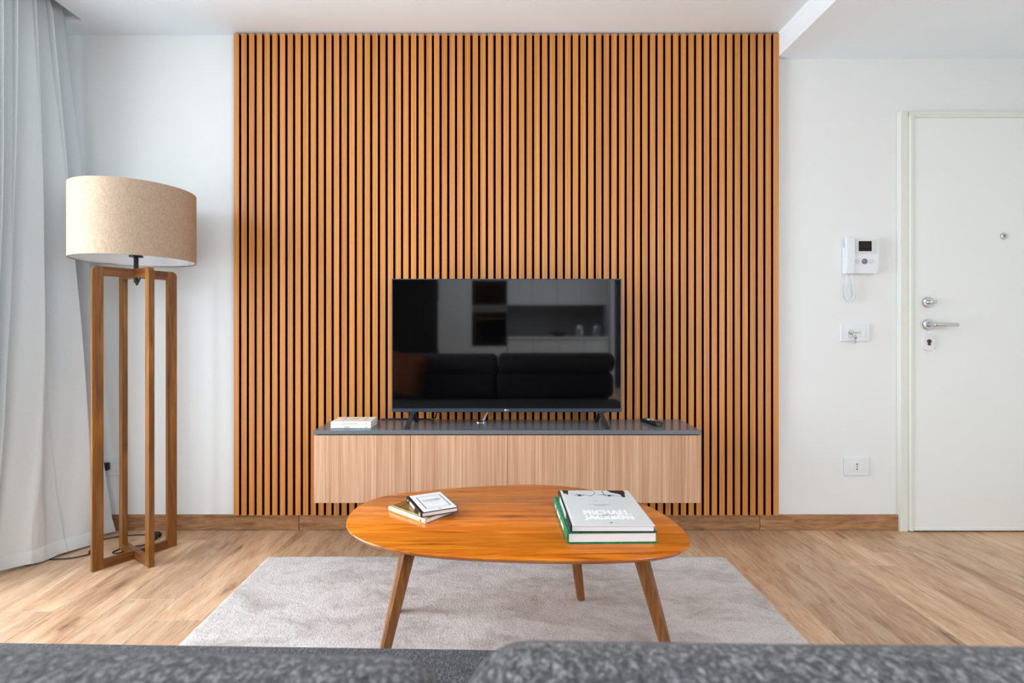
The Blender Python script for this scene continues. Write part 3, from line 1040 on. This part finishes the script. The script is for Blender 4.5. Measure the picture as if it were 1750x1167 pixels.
area2 = sum(sm[i].x * sm[(i + 1) % len(sm)].y - sm[(i + 1) % len(sm)].x * sm[i].y for i in range(len(sm)))
sg = 1 if area2 < 0 else -1
rings = []
for d, z in ((0.030, TT - 0.024), (0.012, TT - 0.017), (0.003, TT - 0.009), (0.0, TT - 0.004), (0.0008, TT - 0.0015), (0.004, TT)):
    r_ = inset(sm, sg * d)
    rings.append([Vector((p.x, p.y, z)) for p in r_])
obj('tabletop', skin(bmesh.new(), rings), M['tabletop'], ct_, smooth=True)
RZ = 0.0150
legs = [((-0.282, -1.06), (-0.365, -1.125)), ((0.418, -1.06), (0.516, -1.125)), ((0.2516, -0.765), (0.304, -0.708)), ((-0.315, -0.83), (-0.385, -0.79))]
for k, ((tx, ty), (fx, fy)) in enumerate(legs):
    bm = bmesh.new()
    n0, n1 = Vector((tx - 0.03, ty + 0.93, TT - 0.02)), Vector((fx - 0.03, fy + 0.93, RZ))
    rings = []
    ang = math.radians((18, -24, -10, 12)[k])
    u, v = Vector((math.cos(ang), math.sin(ang), 0)), Vector((-math.sin(ang), math.cos(ang), 0))
    for s_ in (0.0, 0.25, 0.5, 0.75, 0.985, 1.0):
        c_ = n0.lerp(n1, s_)
        h_ = 0.0235 + (0.0145 - 0.0235) * s_ - (0.002 if s_ == 1 else 0)
        b_ = h_ * 0.62
        rings.append([c_ + u * x + v * y for x, y in ((h_, -b_), (h_, b_), (b_, h_), (-b_, h_), (-h_, b_), (-h_, -b_), (-b_, -h_), (b_, -h_))])
    obj('leg', skin(bm, rings), M['leg_wood'], ct_, smooth=True)

# ------------------------------------------------------------------ rug
bm = bmesh.new()
rx0, rx1, ry0, ry1 = -1.066, 1.022, -1.80, -0.328
nx, ny = 300, 210
gv = []
for j in range(ny + 1):
    row = []
    for i in range(nx + 1):
        a, b = i / nx, j / ny
        x = rx0 + (rx1 - rx0) * a
        y = ry0 + (ry1 - ry0) * b
        e = min(a * nx, (1 - a) * nx, b * ny, (1 - b) * ny)
        if i in (0, nx):
            x += 0.004 * noise.noise((0, y * 9, i)) + random.uniform(-0.0015, 0.0015)
        if j in (0, ny):
            y += 0.003 * noise.noise((x * 8, 0, j)) + random.uniform(-0.0015, 0.0015)
        # rounded far-right corner
        if e == 0:
            z = 0.001
        else:
            z = 0.0085 + min(e, 3) * 0.0012 + 0.0020 * noise.noise((x * 22, y * 22, 0)) + 0.0012 * noise.noise((x * 55, y * 55, 3)) + random.uniform(-0.0005, 0.0005)
        cxr, cyr, rr = rx1 - 0.03, ry1 - 0.03, 0.03
        if x > cxr and y > cyr:
            dv = Vector((x - cxr, y - cyr))
            m_ = max(dv.x, dv.y)
            if dv.length > 1e-6:
                dv = dv.normalized() * m_
            x, y = cxr + dv.x, cyr + dv.y
        row.append(bm.verts.new((x, y, z)))
    gv.append(row)
for j in range(ny):
    for i in range(nx):
        bm.faces.new((gv[j][i], gv[j][i + 1], gv[j + 1][i + 1], gv[j + 1][i]))
rug = obj('rug', bm, M['rug'])
for p in rug.data.polygons:
    p.use_smooth = True
tag(rug, 'pale grey rectangular short-pile rug on the wood floor under the coffee table', 'rug')

# ------------------------------------------------------------------ floor lamp
LX, LY = -1.6705, -0.3245
A1, A2 = math.radians(55.3), math.radians(-34.7)
lamp = thing('floor_lamp', 'floor lamp with beige linen drum shade on an open crossed wooden frame', 'floor lamp', (LX, LY, 0.0))
R0, BW, BT, HT = 0.166, 0.040, 0.0215, 1.319
for ang, zo in ((A1, 0.0), (A2, 0.0)):
    u, v = Vector((math.cos(ang), math.sin(ang), 0)), Vector((-math.sin(ang), math.cos(ang), 0))
    for s in (-1, 1):
        bm = bmesh.new()
        # leg: straight post whose upper outer corner is rounded
        prof = [(R0, 0.0), (R0, HT - 0.022)]
        for q in range(1, 7):
            a = (PI / 2) * q / 6
            prof.append((R0 - 0.022 + 0.022 * math.cos(a), HT - 0.022 + 0.022 * math.sin(a)))
        prof += [(R0 - BW, HT), (R0 - BW, 0.0)]
        rings = [[u * (s * d) + v * o_ + Vector((0, 0, z)) for d, z in prof] for o_ in (-BT / 2, BT / 2)]
        skin(bm, rings)
        obj('lamp_leg', bm, M['lamp_wood'], lamp, smooth=True)
        for nm, z0, z1 in (('top_bar', HT - 0.0405, HT - 0.0002), ('base_bar', 0.0, 0.0385)):
            bm = bmesh.new()
            a0 = BT / 2 if ang == A2 else 0.0
            pr = [(a0, z0), (R0 - BW - 0.0003, z0), (R0 - BW - 0.0003, z1), (a0, z1)]
            rings = [[Vector((s * d, o_, z)) for d, z in pr] for o_ in (-BT / 2, BT / 2)]
            skin(bm, rings)
            obj(nm, bm, M['lamp_wood_bar'], lamp, (0, 0, 0), (0, 0, ang))
pole = obj('lamp_pole', lathe(bmesh.new(), [(0.0095, HT - 0.062), (0.0095, HT - 0.041)], 16), M['black_metal'], lamp, smooth=True)
bm = bmesh.new()
lathe(bm, [(0.0095, HT), (0.0095, 1.372), (0.027, 1.374), (0.028, 1.380), (0.02, 1.386), (0.02, 1.44)], 20)
sock = obj('bulb_socket', bm, M['black_metal'], lamp, smooth=True)
obj('light_bulb', lathe(bmesh.new(), [(0.013, 1.44), (0.014, 1.455), (0.028, 1.49), (0.031, 1.515), (0.026, 1.54), (0.012, 1.552), (0.002, 1.555)], 20), M['bulb'], sock, smooth=True)
bm = bmesh.new()
tube(bm, spline([(0.001, -0.003, HT - 0.060), (0.006, -0.006, HT - 0.072), (0.014, -0.010, HT - 0.068), (0.022, -0.012, HT - 0.054), (0.028, -0.012, HT - 0.041)], 6), 0.003, 8)
obj('flex', bm, M['black_plastic'], lamp, smooth=True)
zt, zb, rs = 1.675, 1.357, 0.2405
bm = bmesh.new()
lathe(bm, [(rs - 0.003, zb), (rs, zb), (rs, zb + 0.006), (rs, zt - 0.006), (rs, zt), (rs - 0.003, zt)], 128, cap0=False, cap1=False)
shade = obj('lamp_shade', bm, M['linen'], lamp, (-0.004, 0, 0), smooth=True)
obj('shade_lining', lathe(bmesh.new(), [(rs - 0.003, zt - 0.001), (rs - 0.003, zb + 0.001)], 128, cap0=False, cap1=False), M['shade_lining'], shade, smooth=True)
bm = bmesh.new()
for z, r_ in ((zb + 0.003, rs - 0.0045), (zt - 0.003, rs - 0.0045)):
    rg = [Vector((r_ * math.cos(2 * PI * i / 64), r_ * math.sin(2 * PI * i / 64), z)) for i in range(65)]
    tube(bm, rg, 0.0018, 6)
for k in range(3):
    a = 2 * PI * k / 3 + 0.5
    tube(bm, [(0.02 * math.cos(a), 0.02 * math.sin(a), 1.40), (0.10 * math.cos(a), 0.10 * math.sin(a), zt - 0.03), ((rs - 0.006) * math.cos(a), (rs - 0.006) * math.sin(a), zt - 0.004)], 0.0018, 6)
obj('shade_wire_frame', bm, M['chrome'], shade, smooth=True)
sa = math.radians(-60)
obj('shade_seam', B(rs - 0.0042, rs - 0.0030, -0.0012, 0.0012, zb + 0.004, zt - 0.004), M['ink_soft'], shade, (0, 0, 0), (0, 0, math.radians(58)))

# lamp cord with foot switch
cord = thing('lamp_cord', 'thin black lamp cord with a round foot switch on the floor by the wall', 'cord', (-1.75, -0.06, 0))
fo = (1.75, 0.06, 0)


def rel(p):
    return (p[0] + fo[0], p[1] + fo[1], p[2])


fs = obj('foot_switch', lathe(bmesh.new(), [(0.026, 0.0), (0.030, 0.004), (0.029, 0.014), (0.022, 0.022), (0.012, 0.025), (0.002, 0.0255)], 28, 'Z', rel((-1.742, -0.095, 0))), M['black_plastic'], cord, smooth=True)
bm = bmesh.new()
tube(bm, spline([rel(p) for p in ((-1.765, -0.092, 0.006), (-1.80, -0.075, 0.004), (-1.86, -0.078, 0.004), (-1.93, -0.10, 0.004), (-1.985, -0.15, 0.004), (-1.94, -0.22, 0.004),
      (-1.93, -0.27, 0.004), (-1.905, -0.29, 0.004), (-1.945, -0.33, 0.004), (-2.00, -0.345, 0.004), (-2.06, -0.33, 0.004), (-2.10, -0.18, 0.01), (-2.095, -0.06, 0.1), (-2.07, -0.035, 0.24), (-2.05, -0.03, 0.325))], 8), 0.0032, 8)
tube(bm, spline([rel(p) for p in ((-1.722, -0.105, 0.006), (-1.70, -0.14, 0.012), (-1.72, -0.19, 0.004), (-1.80, -0.235, 0.004), (-1.815, -0.275, 0.004), (-1.785, -0.285, 0.004), (-1.745, -0.245, 0.004), (-1.70, -0.205, 0.004), (-1.64, -0.17, 0.004),
      (-1.60, -0.19, 0.02), (-1.585, -0.215, 0.045))], 8), 0.0032, 8)
obj('flex', bm, M['black_plastic'], cord, smooth=True)
obj('wall_plug', B(-0.016, 0.016, -0.034, -0.009, -0.020, 0.020, 0.006, 2), M['black_plastic'], cord, rel((-2.045, 0.0, 0.335)))


# ------------------------------------------------------------------ wall plates
def plate(name, label, cat, x, z, w, h):
    r = thing(name, label, cat, (x, -0.0005, z))
    obj('cover_plate', B(-w / 2, w / 2, -0.0085, 0, -h / 2, h / 2, 0.0025, 2), M['white_plastic'], r)
    return r


pl = plate('wall_socket', 'white wall socket plate low between the slat panel and the door', 'wall socket', 1.8445, 0.3315, 0.126, 0.094)
for x in (-0.0235, 0.0, 0.0235):
    md = obj('socket_module', B(x - 0.0114, x + 0.0114, -0.0105, -0.0085, -0.021, 0.021, 0.0006, 1), M['white_plastic'], pl)
    if x == 0.0:
        for z in (-0.0125, 0.0, 0.0125):
            obj('socket_hole', B(-0.0026, 0.0026, -0.0112, -0.0102, z - (0.0042 if z else 0.0026), z + (0.0042 if z else 0.0026), 0.0003, 1), M['ink_black'], md)
pl = plate('wall_socket', 'white wall socket plate low on the left wall, half hidden by the curtain', 'wall socket', -2.025, 0.330, 0.126, 0.092)
for x in (-0.0235, 0.0, 0.0235):
    obj('socket_module', B(x - 0.0114, x + 0.0114, -0.0105, -0.0085, -0.021, 0.021, 0.0006, 1), M['white_plastic'], pl)

ks = plate('key_switch', 'white wall plate with a small key left in its lock below the intercom', 'key switch', 1.8365, 1.0275, 0.150, 0.092)
obj('switch_module', B(-0.042, 0.027, -0.0105, -0.0085, -0.0235, 0.0235, 0.0008, 1), M['white_plastic'], ks)
obj('switch_module', B(0.0285, 0.050, -0.0115, -0.0085, -0.0235, 0.0235, 0.0008, 1), M['white_plastic'], ks)
obj('slot', B(-0.022, 0.025, -0.0112, -0.0104, -0.0012, 0.0012), M['ink_grey'], ks)
lk = obj('key_lock', lathe(bmesh.new(), [(0.0095, 0.0104), (0.0095, 0.018), (0.006, 0.021), (0.002, 0.0215)], 20, '-Y', (-0.026, 0, 0.0)), M['chrome'], ks, smooth=True)
bm = bmesh.new()
box(bm, -0.0275, -0.0245, -0.040, -0.021, -0.002, 0.002)
rg = [Vector((-0.024 + 0.009 * math.cos(2 * PI * i / 20), -0.036, -0.009 + 0.009 * math.sin(2 * PI * i / 20))) for i in range(21)]
tube(bm, rg, 0.0014, 6)
lathe(bm, [(0.008, 0.034), (0.008, 0.038)], 16, '-Y', (-0.016, 0, -0.024))
box(bm, -0.0205, -0.0145, -0.038, -0.034, -0.058, -0.026)
box(bm, -0.014, -0.011, -0.037, -0.034, -0.055, -0.045)
obj('key', bm, M['steel'], lk)

# intercom
ic = thing('video_intercom', 'white video intercom handset unit with small dark screen on the wall beside the door', 'intercom', (1.856, -0.0005, 1.424))
bm = bmesh.new()
pr = [(-0.052, -0.093), (0.070, -0.093), (0.078, -0.088), (0.0875, -0.075), (0.0905, -0.02), (0.0910, 0.088), (0.0875, 0.093), (-0.052, 0.094)]
rings = [[Vector((x * s, -y, z * s)) for x, z in pr] for s, y in ((1, 0.0), (1, 0.022), (0.985, 0.028))]
obj('intercom_body', skin(bm, rings), M['white_plastic'], ic)
bm = bmesh.new()
pl_, pr_ = [], []
for i in range(13):
    z = 0.094 - 0.188 * i / 12
    tq = i / 12
    pl_.append((-0.086 + 0.004 * math.sin(tq * 3.0) - 0.006 * tq ** 3 + 0.004, z))
    pr_.append((-0.043 + 0.003 * math.sin(tq * PI) - 0.012 * max(0, tq - 0.45) ** 1.2, z))
pr = pl_ + pr_[::-1]
rings = [[Vector((x + (0.012 * (-0.043 - x) / 0.043 if x < -0.043 else 0), -0.001, z)) for x, z in pr], [Vector((x, -0.020, z)) for x, z in pr], [Vector((x, -0.032, z)) for x, z in pr], [Vector((x * 0.985 - 0.001, -0.037, z * 0.985)) for x, z in pr]]
hs_ = obj('handset', skin(bm, rings), M['white_plastic'], ic, smooth=True)
obj('handset_grip_edge', B(-0.0815, -0.0755, -0.017, -0.0005, -0.090, 0.046, 0.002, 2), M['white_plastic'], hs_)
obj('display_surround', B(-0.033, 0.080, -0.0295, -0.0280, 0.008, 0.085, 0.0005, 1), M['pale_plastic'], ic)
sc_ = obj('display_frame', B(-0.020, 0.0525, -0.0305, -0.0295, 0.0185, 0.0775, 0.0005, 1), M['ink_white'], ic)
obj('display', B(-0.0175, 0.0500, -0.0312, -0.0305, 0.0215, 0.0745), M['display'], sc_)
bm = bmesh.new()
for i in range(6):
    z = 0.018 + i * 0.0115
    ribn = 0.0012
    box(bm, -0.030, -0.024, -0.0299, -0.0295, z, z + ribn)
    box(bm, 0.066, 0.074, -0.0299, -0.0295, z, z + ribn)
obj('directory_lines', bm, M['ink_soft'], ic)['kind'] = 'stuff'
obj('centre_button', lathe(bmesh.new(), [(0.0148, 0.0280), (0.0148, 0.0305), (0.013, 0.0315), (0.004, 0.0315)], 28, '-Y', (0.0145, 0, -0.030)), M['grey_plastic'], ic, smooth=True)
for x, plus in ((-0.0215, True), (0.0495, False)):
    bt = obj('round_button', lathe(bmesh.new(), [(0.0095, 0.0280), (0.0095, 0.0292), (0.0085, 0.0296)], 24, '-Y', (x, 0, -0.030)), M['white_plastic'], ic, smooth=True)
    bm = bmesh.new()
    rg = [Vector((x + 0.0092 * math.cos(2 * PI * i / 28), -0.0292, -0.030 + 0.0092 * math.sin(2 * PI * i / 28))) for i in range(29)]
    tube(bm, rg, 0.0007, 6)
    box(bm, x - 0.004, x + 0.004, -0.0301, -0.0295, -0.0306, -0.0294)
    if plus:
        box(bm, x - 0.0006, x + 0.0006, -0.0301, -0.0295, -0.034, -0.026)
    obj('button_symbol', bm, M['line_grey'], bt)
# coiled cord
path = spline([(-0.073, -0.02, -0.094), (-0.071, -0.02, -0.120), (-0.072, -0.02, -0.147), (-0.074, -0.02, -0.175), (-0.071, -0.02, -0.205), (-0.058, -0.02, -0.228), (-0.040, -0.02, -0.226), (-0.030, -0.02, -0.205),
               (-0.030, -0.02, -0.175), (-0.033, -0.02, -0.150), (-0.037, -0.02, -0.125), (-0.043, -0.02, -0.110), (-0.046, -0.02, -0.094)], 40)
bm = bmesh.new()
hel = []
cum = 0.0
for i, p in enumerate(path):
    if i:
        cum += (p - path[i - 1]).length
    d = (path[min(i + 1, len(path) - 1)] - path[max(i - 1, 0)]).normalized()
    nrm = Vector((-d.z, 0, d.x))
    bi = Vector((0, 1, 0))
    zz = p.z
    amp = 0.0055 if zz < -0.145 or (p.x > -0.06 and zz < -0.122) else 0.0
    a = cum / 0.0068 * 2 * PI
    hel.append(p + nrm * (amp * math.cos(a)) + bi * (amp * math.sin(a)))
fine = []
for a, b in zip(hel, hel[1:]):
    fine += [a, a.lerp(b, 0.5)]
tube(bm, fine + [hel[-1]], 0.0017, 6)
obj('coiled_cord', bm, M['white_plastic'], ic, smooth=True)

# ------------------------------------------------------------------ curtain
cur = thing('curtain', 'pale grey floor-length curtain gathered in soft folds at the left window', 'curtain', (-2.12, -0.5, 0.0))
hemp = [(0.0, (-1.972, -0.052)), (0.06, (-1.985, -0.12)), (0.13, (-1.993, -0.195)), (0.20, (-2.000, -0.285)), (0.27, (-2.030, -0.352)), (0.35, (-2.080, -0.422)), (0.43, (-2.138, -0.475)), (0.6, (-2.155, -0.52)), (1.0, (-2.165, -0.60))]


def hem(s):
    for (a, p), (b, q) in zip(hemp, hemp[1:]):
        if s <= b:
            f = (s - a) / (b - a)
            f = f * f * (3 - 2 * f) * 0.3 + f * 0.7
            return Vector(p).lerp(Vector(q), f)
    return Vector(hemp[-1][1])


NF = 6.0


def cpoint(s, t, off=0.0):
    top = Vector((-2.166, -0.185 - 0.44 * s))
    bot = hem(s)
    e = 0.82 * t ** 1.15 + 0.18 * t ** 3
    p = top.lerp(bot, e)
    dn = Vector((1, 0)).lerp(Vector((0.82, 0.5)) if 0.2 < s < 0.45 else Vector((1, 0.05)), t).normalized()
    ph = NF * s + 0.25 * math.sin(2.1 * t + 5 * s) * t + 0.12 * math.sin(9 * s)
    sharp = 1 - t * 0.5
    w = math.cos(2 * PI * ph)
    w = 2 * ((1 + w) / 2) ** (1.0 + 0.7 * sharp) - 1
    # some folds die out on the way down
    wgt = 0.55 + 0.45 * math.sin(7.3 * s + 1.0)
    amp = 0.040 * (1 - t) + 0.14 * t * (1 - t) * (0.5 + 0.5 * wgt) + (0.008 + 0.020 * wgt) * t
    if t < 0.04:
        amp *= 0.5 + 0.5 * t / 0.04
    sideways = 0.012 * math.sin(4 * PI * ph) * (1 - t)
    wr = 0.010 * noise.noise((s * 14, t * 6, 1.3)) * t + 0.006 * noise.noise((s * 30, t * 22, 4.1)) * max(0, t - 0.75) * 4
    x = p.x + dn.x * (amp * w + wr + off)
    y = p.y + dn.y * (amp * w + wr) * 0.6 + sideways
    return Vector((max(x, XL + 0.02) + 2.12, min(y, -0.015) + 0.5, 0))


ns, nt = 420, 90
bm = bmesh.new()
gv = []
for j in range(nt + 1):
    t = j / nt
    z = 2.655 + (0.012 - 2.655) * t
    row = []
    for i in range(ns + 1):
        q = cpoint(i / ns, t)
        zz = z + (0.010 * noise.noise((i / ns * 9, 0, 2)) if j == nt else 0)
        row.append(bm.verts.new((q.x, q.y, max(zz, 0.006))))
    gv.append(row)
for j in range(nt):
    for i in range(ns):
        bm.faces.new((gv[j][i], gv[j][i + 1], gv[j + 1][i + 1], gv[j + 1][i]))
o = obj('curtain_cloth', bm, M['curtain'], cur)
for p in o.data.polygons:
    p.use_smooth = True
bm = bmesh.new()
tube(bm, [(-0.03, -2.2, 2.70), (-0.03, 0.33, 2.70)], 0.008, 10)
obj('curtain_track', bm, M['white_plastic'], cur)
bm = bmesh.new()
gv = []
for j, zz in enumerate((0.072, 0.070, 0.012)):
    row = []
    for i in range(ns + 1):
        tz = (2.655 - zz) / (2.655 - 0.012)
        q = cpoint(i / ns, tz, 0.0022 if j else 0.0002)
        row.append(bm.verts.new((q.x, q.y, max(0.0055, zz + (0.010 * noise.noise((i / ns * 9, 0, 2)) if j == 2 else 0)))))
    gv.append(row)
for j in range(2):
    for i in range(ns):
        bm.faces.new((gv[j][i], gv[j][i + 1], gv[j + 1][i + 1], gv[j + 1][i]))
o = obj('curtain_hem', bm, M['curtain'], cur)
for p in o.data.polygons:
    p.use_smooth = True


# ------------------------------------------------------------------ sofa (seen from behind, in the foreground)
def soft_box(bm, x0, x1, y0, y1, z0, z1, r, seg=6):
    n0 = len(bm.verts)
    box(bm, x0, x1, y0, y1, z0, z1, r, seg)
    return bm


sofa = thing('sofa', 'dark grey fabric sofa seen from behind with two plump headrests along the bottom', 'sofa', (0.0, -2.1, 0.0), math.radians(-1.3))
# local y: seat front at +0.452, back towards -y
obj('sofa_base', soft_box(bmesh.new(), -1.16, 1.02, -0.36, 0.40, 0.10, 0.27, 0.02, 3), M['sofa_weave'], sofa, smooth=True)
for x0, x1 in ((-1.17, 1.03),):
    obj('seat_cushion', soft_box(bmesh.new(), x0, x1, -0.16, 0.452, 0.272, 0.420, 0.012, 4), M['sofa_weave'], sofa, smooth=True)
for x0, x1 in ((-1.16, -0.046), (-0.040, 1.02)):
    obj('back_cushion', soft_box(bmesh.new(), x0, x1, -0.37, -0.165, 0.421, 0.650, 0.05, 5), M['sofa_weave'], sofa, smooth=True)


obj('sofa_back', soft_box(bmesh.new(), -1.16, 1.02, -0.44, -0.372, 0.272, 0.700, 0.03, 4), M['sofa_weave'], sofa, smooth=True)


def headrest(x0, x1, yc, zc, r, zdrop):
    bm = bmesh.new()
    prof = []
    n = 26
    for i in range(n):
        a = 2 * PI * i / n
        ca, sa_ = math.cos(a), math.sin(a)
        prof.append((r * math.copysign(abs(ca) ** 0.9, ca), r * (1.0 if sa_ > 0 else zdrop) * math.copysign(abs(sa_) ** 0.9, sa_)))
    rings = []
    er = 0.05
    N = 46
    xs_ = []
    for q in range(9):
        xs_.append((x0 + er * (1 - math.cos(q / 8 * PI / 2)), math.sin(q / 8 * PI / 2)))
    for q in range(1, N):
        xs_.append((x0 + er + (x1 - x0 - 2 * er) * q / N, 1.0))
    for q in range(8, -1, -1):
        xs_.append((x1 - er * (1 - math.cos(q / 8 * PI / 2)), math.sin(q / 8 * PI / 2)))
    for x, sc in xs_:
        sc = 0.5 + 0.5 * sc
        lump = 1 + 0.018 * noise.noise((x * 5, zc * 3, 0.4))
        rings.append([Vector((x, yc + a * sc * lump, zc + b * sc * lump)) for a, b in prof])
    skin(bm, rings)
    return bm


hd1 = obj('headrest', headrest(-1.15, -0.0285, -0.232, 0.7345, 0.088, 1.0), M['sofa_boucle'], sofa, smooth=True)
hd2 = obj('headrest', headrest(-0.0245, 1.02, -0.222, 0.7385, 0.090, 1.0), M['sofa_boucle'], sofa, smooth=True)
for x in (-1.08, 0.94):
    for y in (-0.30, 0.34):
        obj('sofa_leg', lathe(bmesh.new(), [(0.018, 0.0145 if y > 0.2 and x < 1.02 else 0.0), (0.024, 0.10)], 16, 'Z', (x, y, 0)), M['black_metal'], sofa, smooth=True)

# brown cushion on the sofa seat (seen mirrored in the television)
bm = bmesh.new()
n = 16
for side in (1, -1):
    g = [[None] * (n + 1) for _ in range(n + 1)]
    for j in range(n + 1):
        for i in range(n + 1):
            a, b = i / n * 2 - 1, j / n * 2 - 1
            th = 0.06 * ((1 - a ** 4) * (1 - b ** 4)) ** 0.6
            pin = 1 - 0.07 * (1 - abs(a * b))
            g[j][i] = bm.verts.new((0.19 * a * pin, side * th, 0.19 * b * pin))
    for j in range(n):
        for i in range(n):
            bm.faces.new((g[j][i], g[j][i + 1], g[j + 1][i + 1], g[j + 1][i]))
bmesh.ops.remove_doubles(bm, verts=bm.verts, dist=0.0005)
cu = obj('throw_cushion', bm, M['brown_cushion'], None, (-0.84, -2.115, 0.652), (math.radians(-6), math.radians(10), 0), smooth=True)
tag(cu, 'brown velvet throw cushion leaning on the sofa, mirrored in the television screen', 'cushion')

# ------------------------------------------------------------------ kitchen behind the viewer (mirrored in the television)
KY = -6.12
fri = thing('fridge_cabinet', 'tall white fridge cabinet of the kitchen, mirrored at the left of the screen', 'cabinet', (-0.77, YB + 0.001, 0))
for z0, z1 in ((0.1, 1.0), (1.004, 2.3)):
    dd = obj('cabinet_door', B(-0.279, 0.279, 0.605, 0.63, z0, z1, 0.001, 1), M['kitchen_white'], fri)
    obj('door_handle', B(-0.275, -0.262, 0.63, 0.645, (z0 + z1) / 2 - 0.15, (z0 + z1) / 2 + 0.15), M['steel'], dd)
obj('cabinet_body', B(-0.28, 0.28, 0.0, 0.604, 0.0, 2.302), M['kitchen_white'], fri)
ov = thing('oven_tower', 'tall kitchen unit with built-in black ovens, mirrored beside the fridge cabinet', 'oven', (-0.20, YB + 0.001, 0))
obj('cabinet_body', B(-0.289, 0.289, 0.0, 0.604, 0.0, 2.302), M['kitchen_white'], ov)
obj('cabinet_door', B(-0.287, 0.287, 0.605, 0.63, 1.85, 2.3, 0.001, 1), M['kitchen_white'], ov)
obj('cabinet_door', B(-0.287, 0.287, 0.605, 0.63, 0.1, 0.75, 0.001, 1), M['kitchen_white'], ov)
m1 = obj('microwave_front', B(-0.287, 0.287, 0.605, 0.632, 1.44, 1.845, 0.002, 1), M['black_gloss'], ov)
o1 = obj('oven_front', B(-0.287, 0.287, 0.605, 0.632, 0.755, 1.31, 0.002, 1), M['black_gloss'], ov)
obj('oven_handle', B(-0.24, 0.24, 0.632, 0.662, 1.20, 1.22), M['steel'], o1)
obj('drawer_front', B(-0.287, 0.287, 0.605, 0.63, 1.315, 1.435, 0.001, 1), M['kitchen_grey'], ov)
for k in range(4):
    x = 0.312 + 0.425 * k
    ub = thing('upper_cabinet', ('white kitchen wall cabinet next to the oven tower', 'white kitchen wall cabinet, second from the oven tower', 'white kitchen wall cabinet, third from the oven tower', 'white kitchen wall cabinet beside the tall end panel')[k], 'cabinet', (x, YB + 0.001, 1.46), 0, 'kitchen upper cabinets')
    obj('cabinet_body', B(-0.211, 0.211, 0, 0.33, 0, 0.8), M['kitchen_white'], ub)
    obj('cabinet_door', B(-0.211, 0.211, 0.331, 0.35, -0.01, 0.8, 0.001, 1), M['kitchen_white'], ub)
    lb = thing('lower_cabinet', ('white kitchen base cabinet next to the oven tower', 'white kitchen base cabinet, second from the oven tower', 'white kitchen base cabinet, third from the oven tower', 'white kitchen base cabinet beside the tall end panel')[k], 'cabinet', (x, YB + 0.001, 0.0), 0, 'kitchen base cabinets')
    obj('cabinet_body', B(-0.211, 0.211, 0, 0.59, 0.0, 0.868), M['kitchen_white'], lb)
    obj('cabinet_door', B(-0.210, 0.210, 0.591, 0.61, 0.1, 0.86, 0.001, 1), M['kitchen_white'], lb)
wt = tag(obj('worktop', B(0.10, 1.80, YB + 0.014, YB + 0.635, 0.869, 0.905, 0.002, 1), M['kitchen_white']), 'white kitchen worktop over the base cabinets, mirrored in the screen', 'worktop')
tag(obj('splashback', B(0.10, 1.80, YB + 0.001, YB + 0.013, 0.906, 1.445), M['kitchen_grey']), 'grey kitchen splashback between worktop and upper cabinets', 'splashback')
tag(obj('tall_end_panel', B(1.805, 1.86, YB + 0.001, YB + 0.66, 0.0, 2.302), M['kitchen_white']), 'tall white end panel closing the kitchen run', 'panel')
bm = bmesh.new()
lathe(bm, [(0.06, 0.0), (0.09, 0.02), (0.15, 0.07), (0.145, 0.072), (0.08, 0.026), (0.01, 0.02)], 28, 'Z', (0, 0, 0))
tag(obj('fruit_bowl', bm, M['kitchen_dark'], None, (0.98, YB + 0.32, 0.9055), smooth=True), 'dark shallow bowl on the white kitchen worktop', 'bowl')
for k, x in enumerate((1.33, 1.62)):
    kt = thing('kettle' if k else 'canister', 'steel kettle at the end of the kitchen worktop' if k else 'steel canister beside the kettle on the kitchen worktop', 'kettle' if k else 'canister', (x, YB + 0.33, 0.9055))
    obj('vessel', lathe(bmesh.new(), [(0.075, 0.0), (0.082, 0.03), (0.078, 0.15), (0.06, 0.19)], 24), M['steel'], kt, smooth=True)
    obj('lid', lathe(bmesh.new(), [(0.06, 0.1905), (0.05, 0.205), (0.012, 0.212), (0.012, 0.225)], 24), M['black_plastic'], kt, smooth=True)
    if k:
        obj('handle', tube(bmesh.new(), spline([(0.07, 0, 0.165), (0.12, 0, 0.16), (0.125, 0, 0.08), (0.081, 0, 0.05)], 6), 0.01, 8), M['black_plastic'], kt, smooth=True)
wd = thing('slatted_wardrobe', 'dark brown slatted wardrobe left of the kitchen, mirrored at the screen edge', 'wardrobe', (-1.655, YB + 0.001, 0))
obj('wardrobe_body', B(-0.60, 0.60, 0, 0.60, 0, 2.45), M['kitchen_dark'], wd)
for i in range(24):
    obj('wardrobe_slat', B(-0.018, 0.018, 0.601, 0.62, 0.02, 2.43), M['kitchen_dark'], wd, (-0.575 + 0.05 * i, 0, 0))
d2 = struct(obj('dark_doorway_slab', B(1.92, 2.95, YB + 0.001, YB + 0.05, 0.001, 2.15), M['kitchen_dark']))  # slab coloured dark to stand in for a dark open doorway
obj('door_handle', tube(bmesh.new(), [(2.86, YB + 0.05, 1.05), (2.86, YB + 0.10, 1.05), (2.74, YB + 0.10, 1.05)], 0.009, 8), M['steel'], d2)
